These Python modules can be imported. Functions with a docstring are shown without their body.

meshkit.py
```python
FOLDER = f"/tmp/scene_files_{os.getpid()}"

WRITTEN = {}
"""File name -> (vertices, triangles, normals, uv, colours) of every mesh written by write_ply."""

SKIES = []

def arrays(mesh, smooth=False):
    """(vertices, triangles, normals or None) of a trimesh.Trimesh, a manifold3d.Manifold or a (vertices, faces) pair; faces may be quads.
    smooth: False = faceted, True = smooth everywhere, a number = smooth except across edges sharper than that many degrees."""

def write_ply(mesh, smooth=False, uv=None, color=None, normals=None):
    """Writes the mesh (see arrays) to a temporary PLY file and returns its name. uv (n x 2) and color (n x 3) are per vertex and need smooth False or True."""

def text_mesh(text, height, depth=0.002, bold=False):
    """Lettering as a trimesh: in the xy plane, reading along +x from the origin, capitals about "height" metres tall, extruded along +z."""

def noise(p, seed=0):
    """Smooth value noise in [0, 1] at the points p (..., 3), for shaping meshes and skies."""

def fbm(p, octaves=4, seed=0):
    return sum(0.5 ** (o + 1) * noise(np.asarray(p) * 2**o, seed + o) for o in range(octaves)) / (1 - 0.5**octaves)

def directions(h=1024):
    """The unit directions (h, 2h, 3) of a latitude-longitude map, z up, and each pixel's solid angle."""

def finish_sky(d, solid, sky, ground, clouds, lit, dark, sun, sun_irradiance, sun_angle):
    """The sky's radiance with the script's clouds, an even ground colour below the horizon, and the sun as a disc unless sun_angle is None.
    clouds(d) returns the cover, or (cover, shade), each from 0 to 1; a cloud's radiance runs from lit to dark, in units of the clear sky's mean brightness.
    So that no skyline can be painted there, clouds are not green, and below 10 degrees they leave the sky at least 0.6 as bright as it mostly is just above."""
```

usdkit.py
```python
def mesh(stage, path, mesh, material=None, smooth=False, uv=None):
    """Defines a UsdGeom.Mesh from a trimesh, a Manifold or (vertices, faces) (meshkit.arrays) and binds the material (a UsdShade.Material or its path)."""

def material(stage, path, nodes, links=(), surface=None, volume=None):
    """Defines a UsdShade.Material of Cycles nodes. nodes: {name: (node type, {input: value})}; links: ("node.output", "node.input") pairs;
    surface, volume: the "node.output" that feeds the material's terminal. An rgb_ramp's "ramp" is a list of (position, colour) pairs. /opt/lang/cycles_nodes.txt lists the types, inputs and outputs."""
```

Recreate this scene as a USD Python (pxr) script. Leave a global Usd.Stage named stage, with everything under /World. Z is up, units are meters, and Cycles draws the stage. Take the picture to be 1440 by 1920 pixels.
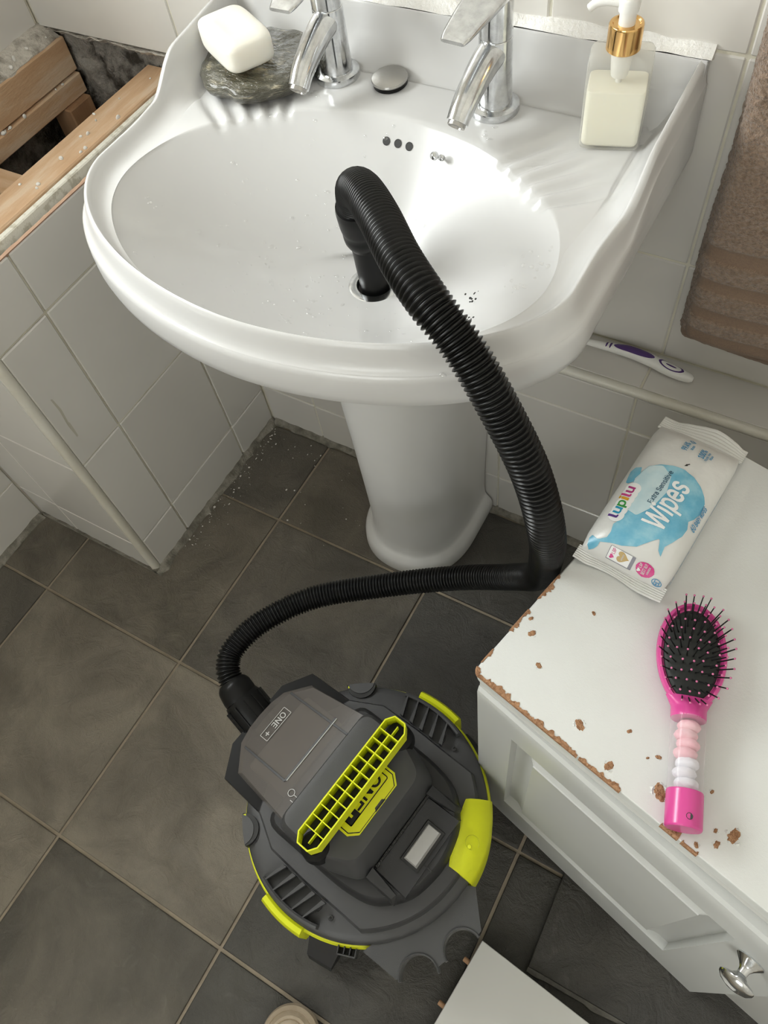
import math, random, sys
import numpy as np
sys.path.insert(0, "/opt/lang")
import trimesh, usdkit, meshkit
from shapely.geometry import Polygon, Point, LineString, box as sbox
from shapely import affinity
from pxr import Usd, UsdGeom, UsdLux, UsdShade, Gf, Sdf

stage = Usd.Stage.CreateInMemory()
UsdGeom.SetStageUpAxis(stage, UsdGeom.Tokens.z)
UsdGeom.SetStageMetersPerUnit(stage, 1.0)
UsdGeom.Xform.Define(stage, "/World")
UsdGeom.Scope.Define(stage, "/World/Looks")
rng = np.random.default_rng(7)
random.seed(7)

# ------------------------------------------------------------------ camera
CAM = np.array([0.68892842, -0.50892389, 1.28946626])
RX = np.array([0.86671725, 0.48690972, -0.10825959])
RD = np.array([0.37027875, -0.77348363, -0.5144091])
RF = np.array([-0.33420781, 0.40576101, -0.85068393])
cam = UsdGeom.Camera.Define(stage, "/World/camera")
M = np.eye(4)
M[0, :3], M[1, :3], M[2, :3], M[3, :3] = RX, -RD, -RF, CAM
cam.AddTransformOp().Set(Gf.Matrix4d(M.tolist()))
cam.CreateHorizontalApertureAttr(36.0)
cam.CreateVerticalApertureAttr(48.0)
cam.CreateFocalLengthAttr(36.0 * 1442.9 / 1440)
cam.CreateClippingRangeAttr(Gf.Vec2f(0.02, 100))
cam.CreateExposureAttr(0.0)

# ------------------------------------------------------------------ light
WIN = (-0.80, 0.12, 1.12, 1.62)           # window in the left wall: y0, y1, z0, z1
dome = UsdLux.DomeLight.Define(stage, "/World/sky_light")
dome.CreateIntensityAttr(0.9)
dome.CreateColorAttr(Gf.Vec3f(0.93, 0.97, 1.0))
wl = UsdLux.RectLight.Define(stage, "/World/daylight")
wl.CreateWidthAttr(1.1)
wl.CreateHeightAttr(0.75)
wl.CreateIntensityAttr(20.5)
wl.CreateColorAttr(Gf.Vec3f(0.985, 1.0, 1.0))
wm = np.eye(4)                              # emits along its -z: point it to +x, a little down
zax = np.array([-1.0, 0.0, 0.0]); xax = np.array([0, -1.0, 0]); yax = np.cross(zax, xax)
wm[0, :3], wm[1, :3], wm[2, :3] = xax, yax, zax
wm[3, :3] = (-0.70, (WIN[0] + WIN[1]) / 2, (WIN[2] + WIN[3]) / 2)
wl.AddTransformOp().Set(Gf.Matrix4d(wm.tolist()))

WIN2 = (0.10, 1.20, 0.95, 2.10)             # added unseen fill window, behind the camera in the front wall: x0, x1, z0, z1
wl2 = UsdLux.RectLight.Define(stage, "/World/added_fill_light")  # fill lamp added outside the made-up front window
wl2.CreateWidthAttr(1.2)
wl2.CreateHeightAttr(1.25)
wl2.CreateIntensityAttr(2.3)
wl2.CreateColorAttr(Gf.Vec3f(1.0, 0.975, 0.93))
wm = np.eye(4)
zax = np.array([0.0, -1.0, 0.0]); xax = np.array([1.0, 0, 0]); yax = np.cross(zax, xax)
wm[0, :3], wm[1, :3], wm[2, :3] = xax, yax, zax
wm[3, :3] = ((WIN2[0] + WIN2[1]) / 2, -2.42, (WIN2[2] + WIN2[3]) / 2)
wl2.AddTransformOp().Set(Gf.Matrix4d(wm.tolist()))

# ------------------------------------------------------------------ helpers
used = {}


def numbered(path):
    n = used.get(path, 0)
    used[path] = n + 1
    return path if n == 0 else f"{path}_{n:03d}"


def ppath(parent):
    return "/World" if parent is None else str(parent.GetPath())


def meta(p, label=None, cat=None, group=None, kind=None):
    for k, v in (("label", label), ("category", cat), ("group", group), ("kind", kind)):
        if v:
            p.SetCustomDataByKey(k, v)
    return p


def thing(name, label, cat, loc=(0, 0, 0), rotz=0.0, group=None, kind=None, rotx=0.0):
    x = UsdGeom.Xform.Define(stage, numbered("/World/" + name))
    x.AddTranslateOp().Set(Gf.Vec3d(*map(float, loc)))
    if rotz:
        x.AddRotateZOp().Set(float(rotz))
    if rotx:
        x.AddRotateXOp().Set(float(rotx))
    return meta(x.GetPrim(), label, cat, group, kind)


def struct(name):
    return meta(UsdGeom.Xform.Define(stage, numbered("/World/" + name)).GetPrim(), kind="structure")


def part(name, m, material, parent, smooth=35, label=None, kind=None):
    g = usdkit.mesh(stage, numbered(ppath(parent) + "/" + name), m, material, smooth=smooth)
    return meta(g.GetPrim(), label, kind=kind)


def cat_(*ms):
    out = []
    for m in ms:
        out.extend(m if isinstance(m, (list, tuple)) else [m])
    return trimesh.util.concatenate(out)


def TM(v, f):
    return trimesh.Trimesh(np.asarray(v, float), np.asarray(f, int), process=False)


def hull(pts):
    return trimesh.convex.convex_hull(np.asarray(pts, float))


def cbox(lo, hi, c=0.0015):
    """box with chamfered edges"""
    lo, hi = np.array(lo, float), np.array(hi, float)
    c = min(c, 0.45 * (hi - lo).min())
    pts = []
    for i in range(8):
        s = [(i >> k) & 1 for k in range(3)]
        p = np.where(s, hi, lo); d = np.where(s, -c, c)
        for k in range(3):
            q = p.copy()
            for j in range(3):
                if j != k:
                    q[j] += d[j]
            pts.append(q)
    return hull(pts)


SPH = {n: trimesh.creation.icosphere(subdivisions=n).vertices for n in (1, 2, 3)}


def rbox(lo, hi, r, n=2):
    lo, hi = np.array(lo, float), np.array(hi, float)
    r = min(r, 0.499 * (hi - lo).min())
    pts = [np.where([(i >> k) & 1 for k in range(3)], hi - r, lo + r) + r * SPH[n] for i in range(8)]
    return hull(np.vstack(pts))


def loft(rings, cap0=True, cap1=True, closed=True):
    """rings: list of (n,3) loops; fan caps"""
    n = len(rings[0]); R = len(rings)
    v = np.vstack(rings)
    f = []
    idx = np.arange(n)
    for r in range(R - 1):
        a = r * n + idx
        b = r * n + (idx + 1) % n
        if not closed:
            a, b = a[:-1], b[:-1]
        c, d = a + n, b + n
        f += [np.c_[a, b, d], np.c_[a, d, c]]
    f = np.vstack(f)
    v = list(v)
    extra = []
    if cap0:
        v.append(np.mean(rings[0], 0)); k = len(v) - 1
        extra.append(np.c_[(idx + 1) % n, idx, np.full(n, k)])
    if cap1:
        v.append(np.mean(rings[-1], 0)); k = len(v) - 1
        o = (R - 1) * n
        extra.append(np.c_[o + idx, o + (idx + 1) % n, np.full(n, k)])
    if extra:
        f = np.vstack([f] + extra)
    m = TM(np.array(v), f)
    return m


def lathe(prof, n=48, cap0=True, cap1=True):
    t = np.linspace(0, 2 * math.pi, n, endpoint=False)
    rings = [np.c_[r * np.cos(t), r * np.sin(t), np.full(n, z)] for r, z in prof]
    return loft(rings, cap0, cap1)


def catmull(P, n):
    """resample a polyline of k-dim points by a centripetal-free Catmull-Rom, evenly by arc length"""
    P = np.asarray(P, float)
    Q = np.vstack([2 * P[0] - P[1], P, 2 * P[-1] - P[-2]])
    out = []
    for i in range(len(P) - 1):
        p0, p1, p2, p3 = Q[i:i + 4]
        t = np.linspace(0, 1, 40, endpoint=False)[:, None]
        out.append(0.5 * (2 * p1 + (p2 - p0) * t + (2 * p0 - 5 * p1 + 4 * p2 - p3) * t ** 2 + (3 * p1 - p0 - 3 * p2 + p3) * t ** 3))
    out = np.vstack(out + [P[-1:]])
    s = np.r_[0, np.cumsum(np.linalg.norm(np.diff(out[:, :3], axis=0), axis=1))]
    u = np.linspace(0, s[-1], n)
    return np.c_[[np.interp(u, s, out[:, k]) for k in range(out.shape[1])]].T


def sweep(path, radii, n=20, caps=True, sx=1.0, up=None):
    path = np.asarray(path, float)
    radii = np.broadcast_to(radii, len(path))
    t = np.gradient(path, axis=0)
    t /= np.linalg.norm(t, axis=1, keepdims=True)
    u = np.array([0, 0, 1.0]) if up is None else np.array(up, float)
    if abs(u @ t[0]) > 0.9:
        u = np.array([1.0, 0, 0])
    ang = np.linspace(0, 2 * math.pi, n, endpoint=False)
    rings = []
    for p, d, r in zip(path, t, radii):
        u = u - d * (u @ d); u /= np.linalg.norm(u)
        w = np.cross(d, u)
        rings.append(p + r * (np.cos(ang)[:, None] * u + sx * np.sin(ang)[:, None] * w))
    return loft(rings, caps, caps)


def prism(poly, z0, z1):
    ms = []
    for g in getattr(poly, "geoms", [poly]):
        m = trimesh.creation.extrude_polygon(g, z1 - z0, engine="earcut")
        m.apply_translation([0, 0, z0]); ms.append(m)
    return cat_(ms)


def scaled(pts, s, c=None):
    pts = np.asarray(pts, float)
    c = pts.mean(0) if c is None else np.asarray(c)
    return c + (pts - c) * s


def roundpoly(pts, r, n=6):
    """rounded closed polygon with a fixed number of points"""
    pts = np.asarray(pts, float); out = []
    k = len(pts)
    for i in range(k):
        p, a, b = pts[i], pts[i - 1], pts[(i + 1) % k]
        da, db = (a - p), (b - p)
        la, lb = np.linalg.norm(da), np.linalg.norm(db)
        q = min(r, 0.45 * la, 0.45 * lb)
        A, B = p + da / la * q, p + db / lb * q
        for t in np.linspace(0, 1, n):
            out.append((1 - t) ** 2 * A + 2 * t * (1 - t) * p + t ** 2 * B)
    return np.array(out)


def plateau(layers):
    """layers: [(outline (n,2), z)]"""
    return loft([np.c_[o, np.full(len(o), z)] for o, z in layers])


def moved(m, t=(0, 0, 0), rz=0.0, R=None):
    m = m.copy()
    if R is not None:
        T4 = np.eye(4); T4[:3, :3] = R; m.apply_transform(T4)
    if rz:
        m.apply_transform(trimesh.transformations.rotation_matrix(math.radians(rz), [0, 0, 1]))
    m.apply_translation(t)
    return m


def along(d, up=(0, 0, 1)):
    """rotation taking +z to d"""
    d = np.asarray(d, float) / np.linalg.norm(d)
    u = np.asarray(up, float)
    if abs(u @ d) > 0.95:
        u = np.array([1.0, 0, 0])
    x = np.cross(u, d); x /= np.linalg.norm(x)
    return np.c_[x, np.cross(d, x), d]


def flip_ok(m):
    if m.volume < 0:
        m.invert()
    return m


def txt(s, h, depth=0.0003, bold=False, width=None, bend=None):
    m = meshkit.text_mesh(s, h, depth, bold)
    if width:
        w = m.bounds[1][0]
        m.apply_scale([width / w, 1, 1])
    return m


# ------------------------------------------------------------------ materials
def mat(name, col, rough=0.5, metal=0.0, spec=0.5, col2=None, nscale=20.0, ndetail=4, lo=0.35, hi=0.65, bump=0.0, bscale=200.0,
        bdetail=3, coat=0.0, sss=0.0, extra=None, rough2=None, stretch=None, bdist=0.002, col3=None):
    n = {"p": ("principled_bsdf", {"base_color": col, "roughness": rough, "metallic": metal, "specular_ior_level": spec, "coat_weight": coat, "coat_roughness": 0.05})}
    L = []
    if sss:
        n["p"][1].update({"subsurface_weight": sss, "subsurface_radius": (1.0, 0.8, 0.6), "subsurface_scale": 0.006})
    if extra:
        n["p"][1].update(extra)
    if col2 is not None or bump or rough2 is not None:
        n["g"] = ("texture_coordinate", {})
        src = "g.object"
        if stretch:
            n["mp"] = ("mapping", {"scale": stretch})
            L.append(("g.object", "mp.vector")); src = "mp.vector"
    if col2 is not None or rough2 is not None:
        n["nz"] = ("noise_texture", {"scale": nscale, "detail": float(ndetail), "roughness": 0.6})
        L.append((src, "nz.vector"))
    if col2 is not None:
        stops = [(0, col), (lo, col), (hi, col2), (1, col2)] if col3 is None else [(0, col), (lo, col), ((lo + hi) / 2, col3), (hi, col2), (1, col2)]
        n["rp"] = ("rgb_ramp", {"ramp": stops})
        L += [("nz.fac", "rp.fac"), ("rp.color", "p.base_color")]
    if rough2 is not None:
        n["mr"] = ("map_range", {"from_min": 0.3, "from_max": 0.7, "to_min": rough, "to_max": rough2})
        L += [("nz.fac", "mr.value"), ("mr.result", "p.roughness")]
    if bump:
        n["bn"] = ("noise_texture", {"scale": bscale, "detail": float(bdetail), "roughness": 0.6})
        n["bp"] = ("bump", {"strength": bump, "distance": bdist})
        L += [(src, "bn.vector"), ("bn.fac", "bp.height"), ("bp.normal", "p.normal")]
    return usdkit.material(stage, "/World/Looks/" + name, n, L, surface="p.BSDF")


def see_through(name, tint, fac, col, rough=0.06, spec=0.5, metal=0.0):
    """thin clear or smoked plastic: transparent mixed with a glossy coloured skin, more skin at grazing angles"""
    n = {"t": ("transparent_bsdf", {"color": tint}), "p": ("principled_bsdf", {"base_color": col, "roughness": rough, "specular_ior_level": spec, "metallic": metal}),
         "lw": ("layer_weight", {"blend": 0.5}), "pw": ("math", {"math_type": "power", "value2": 4.0}), "ad": ("math", {"math_type": "multiply_add", "value2": 0.6, "value3": fac, "use_clamp": True}), "mx": ("mix_closure", {})}
    L = [("lw.facing", "pw.value1"), ("pw.value", "ad.value1"), ("ad.value", "mx.fac"), ("t.BSDF", "mx.closure1"), ("p.BSDF", "mx.closure2")]
    return usdkit.material(stage, "/World/Looks/" + name, n, L, surface="mx.closure")


CERAMIC = mat("ceramic", (0.60, 0.595, 0.59), 0.20, spec=0.42)
PEDC = mat("pedestal_ceramic", (0.66, 0.655, 0.64), 0.22, col2=(0.68, 0.675, 0.66), nscale=6)
CHROME = mat("chrome", (0.74, 0.75, 0.76), 0.10, 1.0, col2=(0.60, 0.61, 0.62), nscale=60, rough2=0.2)
DULLCHROME = mat("dull_chrome", (0.46, 0.45, 0.43), 0.30, 1.0, bump=0.1, bscale=300)
WALLTILE = [mat(f"wall_tile_{i}", c, 0.13, col2=tuple(x * 0.97 for x in c), nscale=5, bump=0.03, bscale=25, bdist=0.003) for i, c in enumerate(((0.665, 0.642, 0.602), (0.68, 0.657, 0.617), (0.655, 0.630, 0.590)))]
GROUT = mat("wall_grout", (0.74, 0.71, 0.60), 0.85, col2=(0.62, 0.585, 0.475), nscale=14, bump=0.3, bscale=400)
BEADW = mat("white_trim_plastic", (0.70, 0.68, 0.62), 0.3, col2=(0.60, 0.57, 0.48), nscale=9)
CAULK = mat("white_caulk", (0.84, 0.83, 0.81), 0.5, col2=(0.78, 0.76, 0.72), nscale=60, bump=0.5, bscale=180, bdist=0.004)
PAINT = mat("wall_paint", (0.80, 0.765, 0.70), 0.7)
CEIL = mat("ceiling_paint", (0.80, 0.78, 0.74), 0.8)
FGROUT = mat("floor_grout", (0.36, 0.30, 0.225), 0.9, col2=(0.27, 0.225, 0.17), nscale=18, bump=0.4, bscale=500)
GRIME = mat("grimy_sealant", (0.13, 0.118, 0.092), 0.85, col2=(0.31, 0.29, 0.245), nscale=45, bump=0.7, bscale=220, bdist=0.004)


def slate(name, a, b, dust=0.0, off=0.0):
    n = {"g": ("texture_coordinate", {}), "mp": ("mapping", {"location": (off, off * 0.7, 0)}),
         "n1": ("noise_texture", {"scale": 5.0, "detail": 6.0, "roughness": 0.6, "distortion": 0.6}),
         "n2": ("noise_texture", {"scale": 24.0, "detail": 8.0, "roughness": 0.62, "distortion": 1.2}),
         "n3": ("noise_texture", {"scale": 260.0, "detail": 4.0, "roughness": 0.7}),
         "r1": ("rgb_ramp", {"ramp": [(0, a), (0.38, a), (0.62, b), (1, b)]}),
         "r2": ("rgb_ramp", {"ramp": [(0, (0, 0, 0)), (0.60, (0, 0, 0)), (0.72, (1, 1, 1)), (1, (1, 1, 1))]}),
         "dm": ("math", {"math_type": "multiply", "value2": dust}),
         "mx": ("mix_color", {"b": (0.30, 0.28, 0.25)}),
         "hs": ("math", {"math_type": "multiply_add", "value2": 0.25}),
         "p": ("principled_bsdf", {"roughness": 0.42, "specular_ior_level": 0.5}),
         "bp": ("bump", {"strength": 0.9, "distance": 0.006})}
    L = [("g.object", "mp.vector"), ("mp.vector", "n1.vector"), ("mp.vector", "n2.vector"), ("mp.vector", "n3.vector"), ("n1.fac", "r1.fac"), ("n2.fac", "r2.fac"),
         ("r2.color", "dm.value1"), ("dm.value", "mx.fac"), ("r1.color", "mx.a"), ("mx.result", "p.base_color"),
         ("n3.fac", "hs.value1"), ("n2.fac", "hs.value3"), ("hs.value", "bp.height"), ("bp.normal", "p.normal")]
    return usdkit.material(stage, "/World/Looks/" + name, n, L, surface="p.BSDF")


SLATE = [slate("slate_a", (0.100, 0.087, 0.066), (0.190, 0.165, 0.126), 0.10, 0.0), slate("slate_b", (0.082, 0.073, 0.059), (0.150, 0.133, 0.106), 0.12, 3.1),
         slate("slate_c_lit", (0.135, 0.117, 0.090), (0.235, 0.205, 0.160), 0.10, 7.7)]  # last slate is paler: light painted into the brightly lit left tiles
SLATEDARKSHADE = slate("slate_dark_shade", (0.042, 0.039, 0.034), (0.072, 0.067, 0.057), 0.10, 5.3)  # shade painted into right-hand floor tiles; own dark tone of the loose tile
SLATELITEDGE = mat("slate_broken_lit_edge", (0.16, 0.15, 0.13), 0.8, col2=(0.10, 0.095, 0.085), nscale=60, bump=0.5, bscale=200)  # broken edge; the light falling on it is put into the paler colour

WOOD = mat("pine", (0.50, 0.315, 0.18), 0.65, col2=(0.62, 0.47, 0.33), nscale=9, stretch=(6, 1, 6), ndetail=6, bump=0.3, bscale=60, col3=(0.56, 0.37, 0.225))
WOODX = mat("pine_cross", (0.54, 0.34, 0.19), 0.65, col2=(0.66, 0.47, 0.31), nscale=7, stretch=(1, 9, 9), bump=0.25, bscale=60)
WOODOLD = mat("old_pine", (0.30, 0.165, 0.085), 0.75, col2=(0.40, 0.235, 0.125), nscale=7, stretch=(7, 7, 1), bump=0.3, bscale=60)
PLASTER = mat("plaster_crust", (0.60, 0.56, 0.50), 0.9, col2=(0.26, 0.23, 0.19), nscale=38, lo=0.45, hi=0.68, bump=0.8, bscale=110, bdist=0.006)
MASON = mat("bare_masonry", (0.30, 0.28, 0.25), 0.95, col2=(0.05, 0.042, 0.033), nscale=22, ndetail=8, lo=0.42, hi=0.62, bump=1.0, bscale=80, bdist=0.01, col3=(0.20, 0.185, 0.165))
BOARDW = mat("white_board_edge", (0.70, 0.68, 0.60), 0.7, col2=(0.50, 0.47, 0.38), nscale=70, lo=0.5, hi=0.62, bump=0.4, bscale=200)
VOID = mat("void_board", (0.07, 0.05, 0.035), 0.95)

LAM = mat("white_laminate", (0.68, 0.69, 0.675), 0.38, col2=(0.65, 0.657, 0.638), nscale=9, bump=0.10, bscale=420)
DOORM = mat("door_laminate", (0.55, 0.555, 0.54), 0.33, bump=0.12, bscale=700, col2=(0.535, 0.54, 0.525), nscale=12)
MDF = mat("chipboard", (0.28, 0.135, 0.065), 0.9, col2=(0.48, 0.27, 0.145), nscale=260, bump=1.0, bscale=500, bdist=0.003)

BLACK = mat("black_plastic", (0.007, 0.007, 0.007), 0.34, spec=0.2)
HOSEM = mat("black_hose", (0.005, 0.005, 0.005), 0.30, spec=0.28, col2=(0.009, 0.009, 0.009), nscale=30)
DGREY = mat("vacuum_grey", (0.052, 0.052, 0.054), 0.46, bump=0.12, bscale=1500, bdist=0.001, col2=(0.060, 0.060, 0.061), nscale=15)
DGREY2 = mat("vacuum_dark_grey", (0.021, 0.021, 0.022), 0.5, bump=0.1, bscale=1500, bdist=0.001)
LIME = mat("lime_plastic", (0.72, 0.76, 0.010), 0.42, bump=0.06, bscale=900)
LABELY = mat("lime_label", (0.78, 0.78, 0.010), 0.4)
LGREY = mat("light_grey_rocker", (0.34, 0.33, 0.315), 0.5)
SMOKED = see_through("smoked_plastic", (0.50, 0.46, 0.43), 0.52, (0.20, 0.18, 0.165), 0.14)
ETCH = mat("etched_grey", (0.40, 0.39, 0.37), 0.4)

SOAP = mat("soap", (0.83, 0.79, 0.70), 0.35, sss=0.25)
STONE = mat("wet_slate_stone", (0.062, 0.057, 0.036), 0.18, col2=(0.50, 0.44, 0.31), nscale=34, stretch=(1, 1.6, 7), ndetail=9, lo=0.40, hi=0.70, bump=1.0, bscale=70, bdist=0.006, col3=(0.10, 0.095, 0.07), coat=0.5)
FOAMY = mat("soapy_film", (0.42, 0.50, 0.58), 0.25, col2=(0.20, 0.23, 0.25), nscale=120)
GLASSY = see_through("clear_bottle", (0.96, 0.955, 0.93), 0.18, (0.80, 0.79, 0.75), 0.05)
LOTION = mat("cream_soap", (0.90, 0.87, 0.74), 0.4, sss=0.15)
GOLD = mat("gold_collar", (0.80, 0.50, 0.20), 0.14, 1.0)
WPLAS = mat("white_plastic", (0.78, 0.77, 0.74), 0.3)
TERRY = mat("taupe_terry", (0.185, 0.125, 0.085), 0.95, spec=0.1, col2=(0.33, 0.235, 0.17), nscale=260, ndetail=3, bump=1.0, bscale=420, bdist=0.004, extra={"sheen_weight": 0.35, "sheen_roughness": 0.5})
TERRYB = mat("taupe_band", (0.24, 0.165, 0.115), 0.9, spec=0.1, col2=(0.20, 0.135, 0.095), nscale=500, bump=0.5, bscale=900, extra={"sheen_weight": 0.2})
PURPLE = mat("purple_rubber", (0.075, 0.035, 0.16), 0.5)
TEAL = mat("teal_plastic", (0.03, 0.22, 0.25), 0.4)

PACK = mat("wipes_film", (0.72, 0.72, 0.70), 0.28, bump=0.15, bscale=60, bdist=0.004)
WHALE = mat("print_blue", (0.13, 0.42, 0.60), 0.3, col2=(0.30, 0.58, 0.70), nscale=38, ndetail=8, lo=0.38, hi=0.62, col3=(0.19, 0.49, 0.65))
PALEBLUE = mat("print_pale_blue", (0.50, 0.68, 0.74), 0.3, col2=(0.60, 0.74, 0.78), nscale=60)
NAVY = mat("print_navy", (0.03, 0.10, 0.17), 0.35)
BLUE = mat("print_mid_blue", (0.05, 0.28, 0.50), 0.35)
PRWHITE = mat("print_white", (0.85, 0.86, 0.86), 0.35)
MAGENTA = mat("print_magenta", (0.66, 0.03, 0.24), 0.35)
PGOLD = mat("print_gold", (0.52, 0.36, 0.13), 0.35)
PGREY = mat("print_grey", (0.25, 0.25, 0.29), 0.4)
LETTERS = [mat("print_violet", (0.10, 0.04, 0.22), 0.35), mat("print_cyan", (0.02, 0.30, 0.48), 0.35), mat("print_green", (0.04, 0.30, 0.06), 0.35),
           mat("print_amber", (0.68, 0.34, 0.02), 0.35), mat("print_rose", (0.55, 0.05, 0.22), 0.35), mat("print_plum", (0.42, 0.04, 0.20), 0.35)]
PRINTBLACK = mat("print_black", (0.01, 0.01, 0.01), 0.4)

PINK = mat("pink_plastic", (0.62, 0.065, 0.28), 0.26)
CUSHION = mat("brush_cushion", (0.012, 0.014, 0.013), 0.6)
BRIST = mat("black_bristle", (0.010, 0.010, 0.010), 0.4)
TIP = mat("pink_tip", (0.55, 0.14, 0.28), 0.35)
CLEAR = see_through("clear_tube", (0.96, 0.94, 0.95), 0.17, (0.80, 0.78, 0.79), 0.06)
PUFFP = mat("pink_puff", (0.83, 0.42, 0.49), 0.9, col2=(0.86, 0.56, 0.60), nscale=60)
PUFFW = mat("white_puff", (0.78, 0.78, 0.83), 0.9)
BEIGE = mat("beige_turned_wood", (0.36, 0.285, 0.20), 0.5, col2=(0.46, 0.375, 0.275), nscale=30, bump=0.2, bscale=120)
DOWEL = mat("dowel_wood", (0.42, 0.24, 0.13), 0.7)
WHITEBOARD = mat("white_panel", (0.66, 0.655, 0.63), 0.3)
WATER = usdkit.material(stage, "/World/Looks/water", {"t": ("transparent_bsdf", {"color": (0.985, 0.985, 0.985)}), "g": ("glossy_bsdf", {"roughness": 0.04, "color": (1, 1, 1)}), "lw": ("layer_weight", {"blend": 0.5}), "pw": ("math", {"math_type": "power", "value2": 5.0}),
                        "ad": ("math", {"math_type": "multiply_add", "value2": 0.45, "value3": 0.12}), "mx": ("mix_closure", {})},
                        [("lw.facing", "pw.value1"), ("pw.value", "ad.value1"), ("ad.value", "mx.fac"), ("t.BSDF", "mx.closure1"), ("g.BSDF", "mx.closure2")], surface="mx.closure")
FLAKE = mat("plaster_flake", (0.72, 0.70, 0.66), 0.9)
CRUMB = mat("dark_crumb", (0.05, 0.05, 0.05), 0.8)
PANE = see_through("window_pane", (0.98, 0.99, 0.98), 0.03, (0.9, 0.9, 0.9), 0.02)

# ------------------------------------------------------------------ room shell
YL, YU, YM = 0.208, 0.285, 0.300        # lower wall face, upper wall face, bare masonry
XL, XLU, XLM = -0.465, -0.435, -0.462    # left wall: lower tiles, upper tiles, bare
ZL = 0.447                               # ledge
X1, Y0, ZC = 1.42, -2.2, 2.4

fl = struct("floor")
part("grout_bed", cbox((XL - 0.1, Y0, -0.06), (X1, 0.32, -0.0035), 0.001), FGROUT, fl)


def slate_tile(x0, x1, y0, y1, z, amp, seed, n=26, thick=0.01):
    """tile with a cleft slate face: a height field with eased edges and sides"""
    g = 0.0026
    x0, x1, y0, y1 = x0 + g, x1 - g, y0 + g, y1 - g
    nx = max(3, int(n * (x1 - x0) / 0.33)); ny = max(3, int(n * (y1 - y0) / 0.33))
    xs = np.r_[x0, x0 + 0.0015, np.linspace(x0 + 0.006, x1 - 0.006, nx), x1 - 0.0015, x1]
    ys = np.r_[y0, y0 + 0.0015, np.linspace(y0 + 0.006, y1 - 0.006, ny), y1 - 0.0015, y1]
    X, Y = np.meshgrid(xs, ys, indexing="ij")
    q = np.stack([X * 14, Y * 14, np.full_like(X, seed)], -1)
    h = meshkit.fbm(q, 4, seed) - 0.5
    e = np.minimum.reduce([X - x0, x1 - X, Y - y0, y1 - Y])
    zz = z + amp * h * np.clip(e / 0.02, 0, 1) - 0.0014 * np.clip(1 - e / 0.0015, 0, 1)
    nX, nY = X.shape
    v = np.c_[X.ravel(), Y.ravel(), zz.ravel()]
    i = np.arange(nX * nY).reshape(nX, nY)
    a, b, c, d = i[:-1, :-1].ravel(), i[1:, :-1].ravel(), i[1:, 1:].ravel(), i[:-1, 1:].ravel()
    f = np.vstack([np.c_[a, b, c], np.c_[a, c, d]])
    loop = np.r_[i[:, 0], i[-1, 1:], i[-2::-1, -1], i[0, -2:0:-1]]
    k = len(v)
    lo = v[loop].copy(); lo[:, 2] = z - thick
    v = np.vstack([v, lo])
    m = len(loop); j = np.arange(m)
    f = np.vstack([f, np.c_[loop[(j + 1) % m], loop[j], k + j], np.c_[loop[(j + 1) % m], k + j, k + (j + 1) % m]])
    return TM(v, f)


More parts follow.
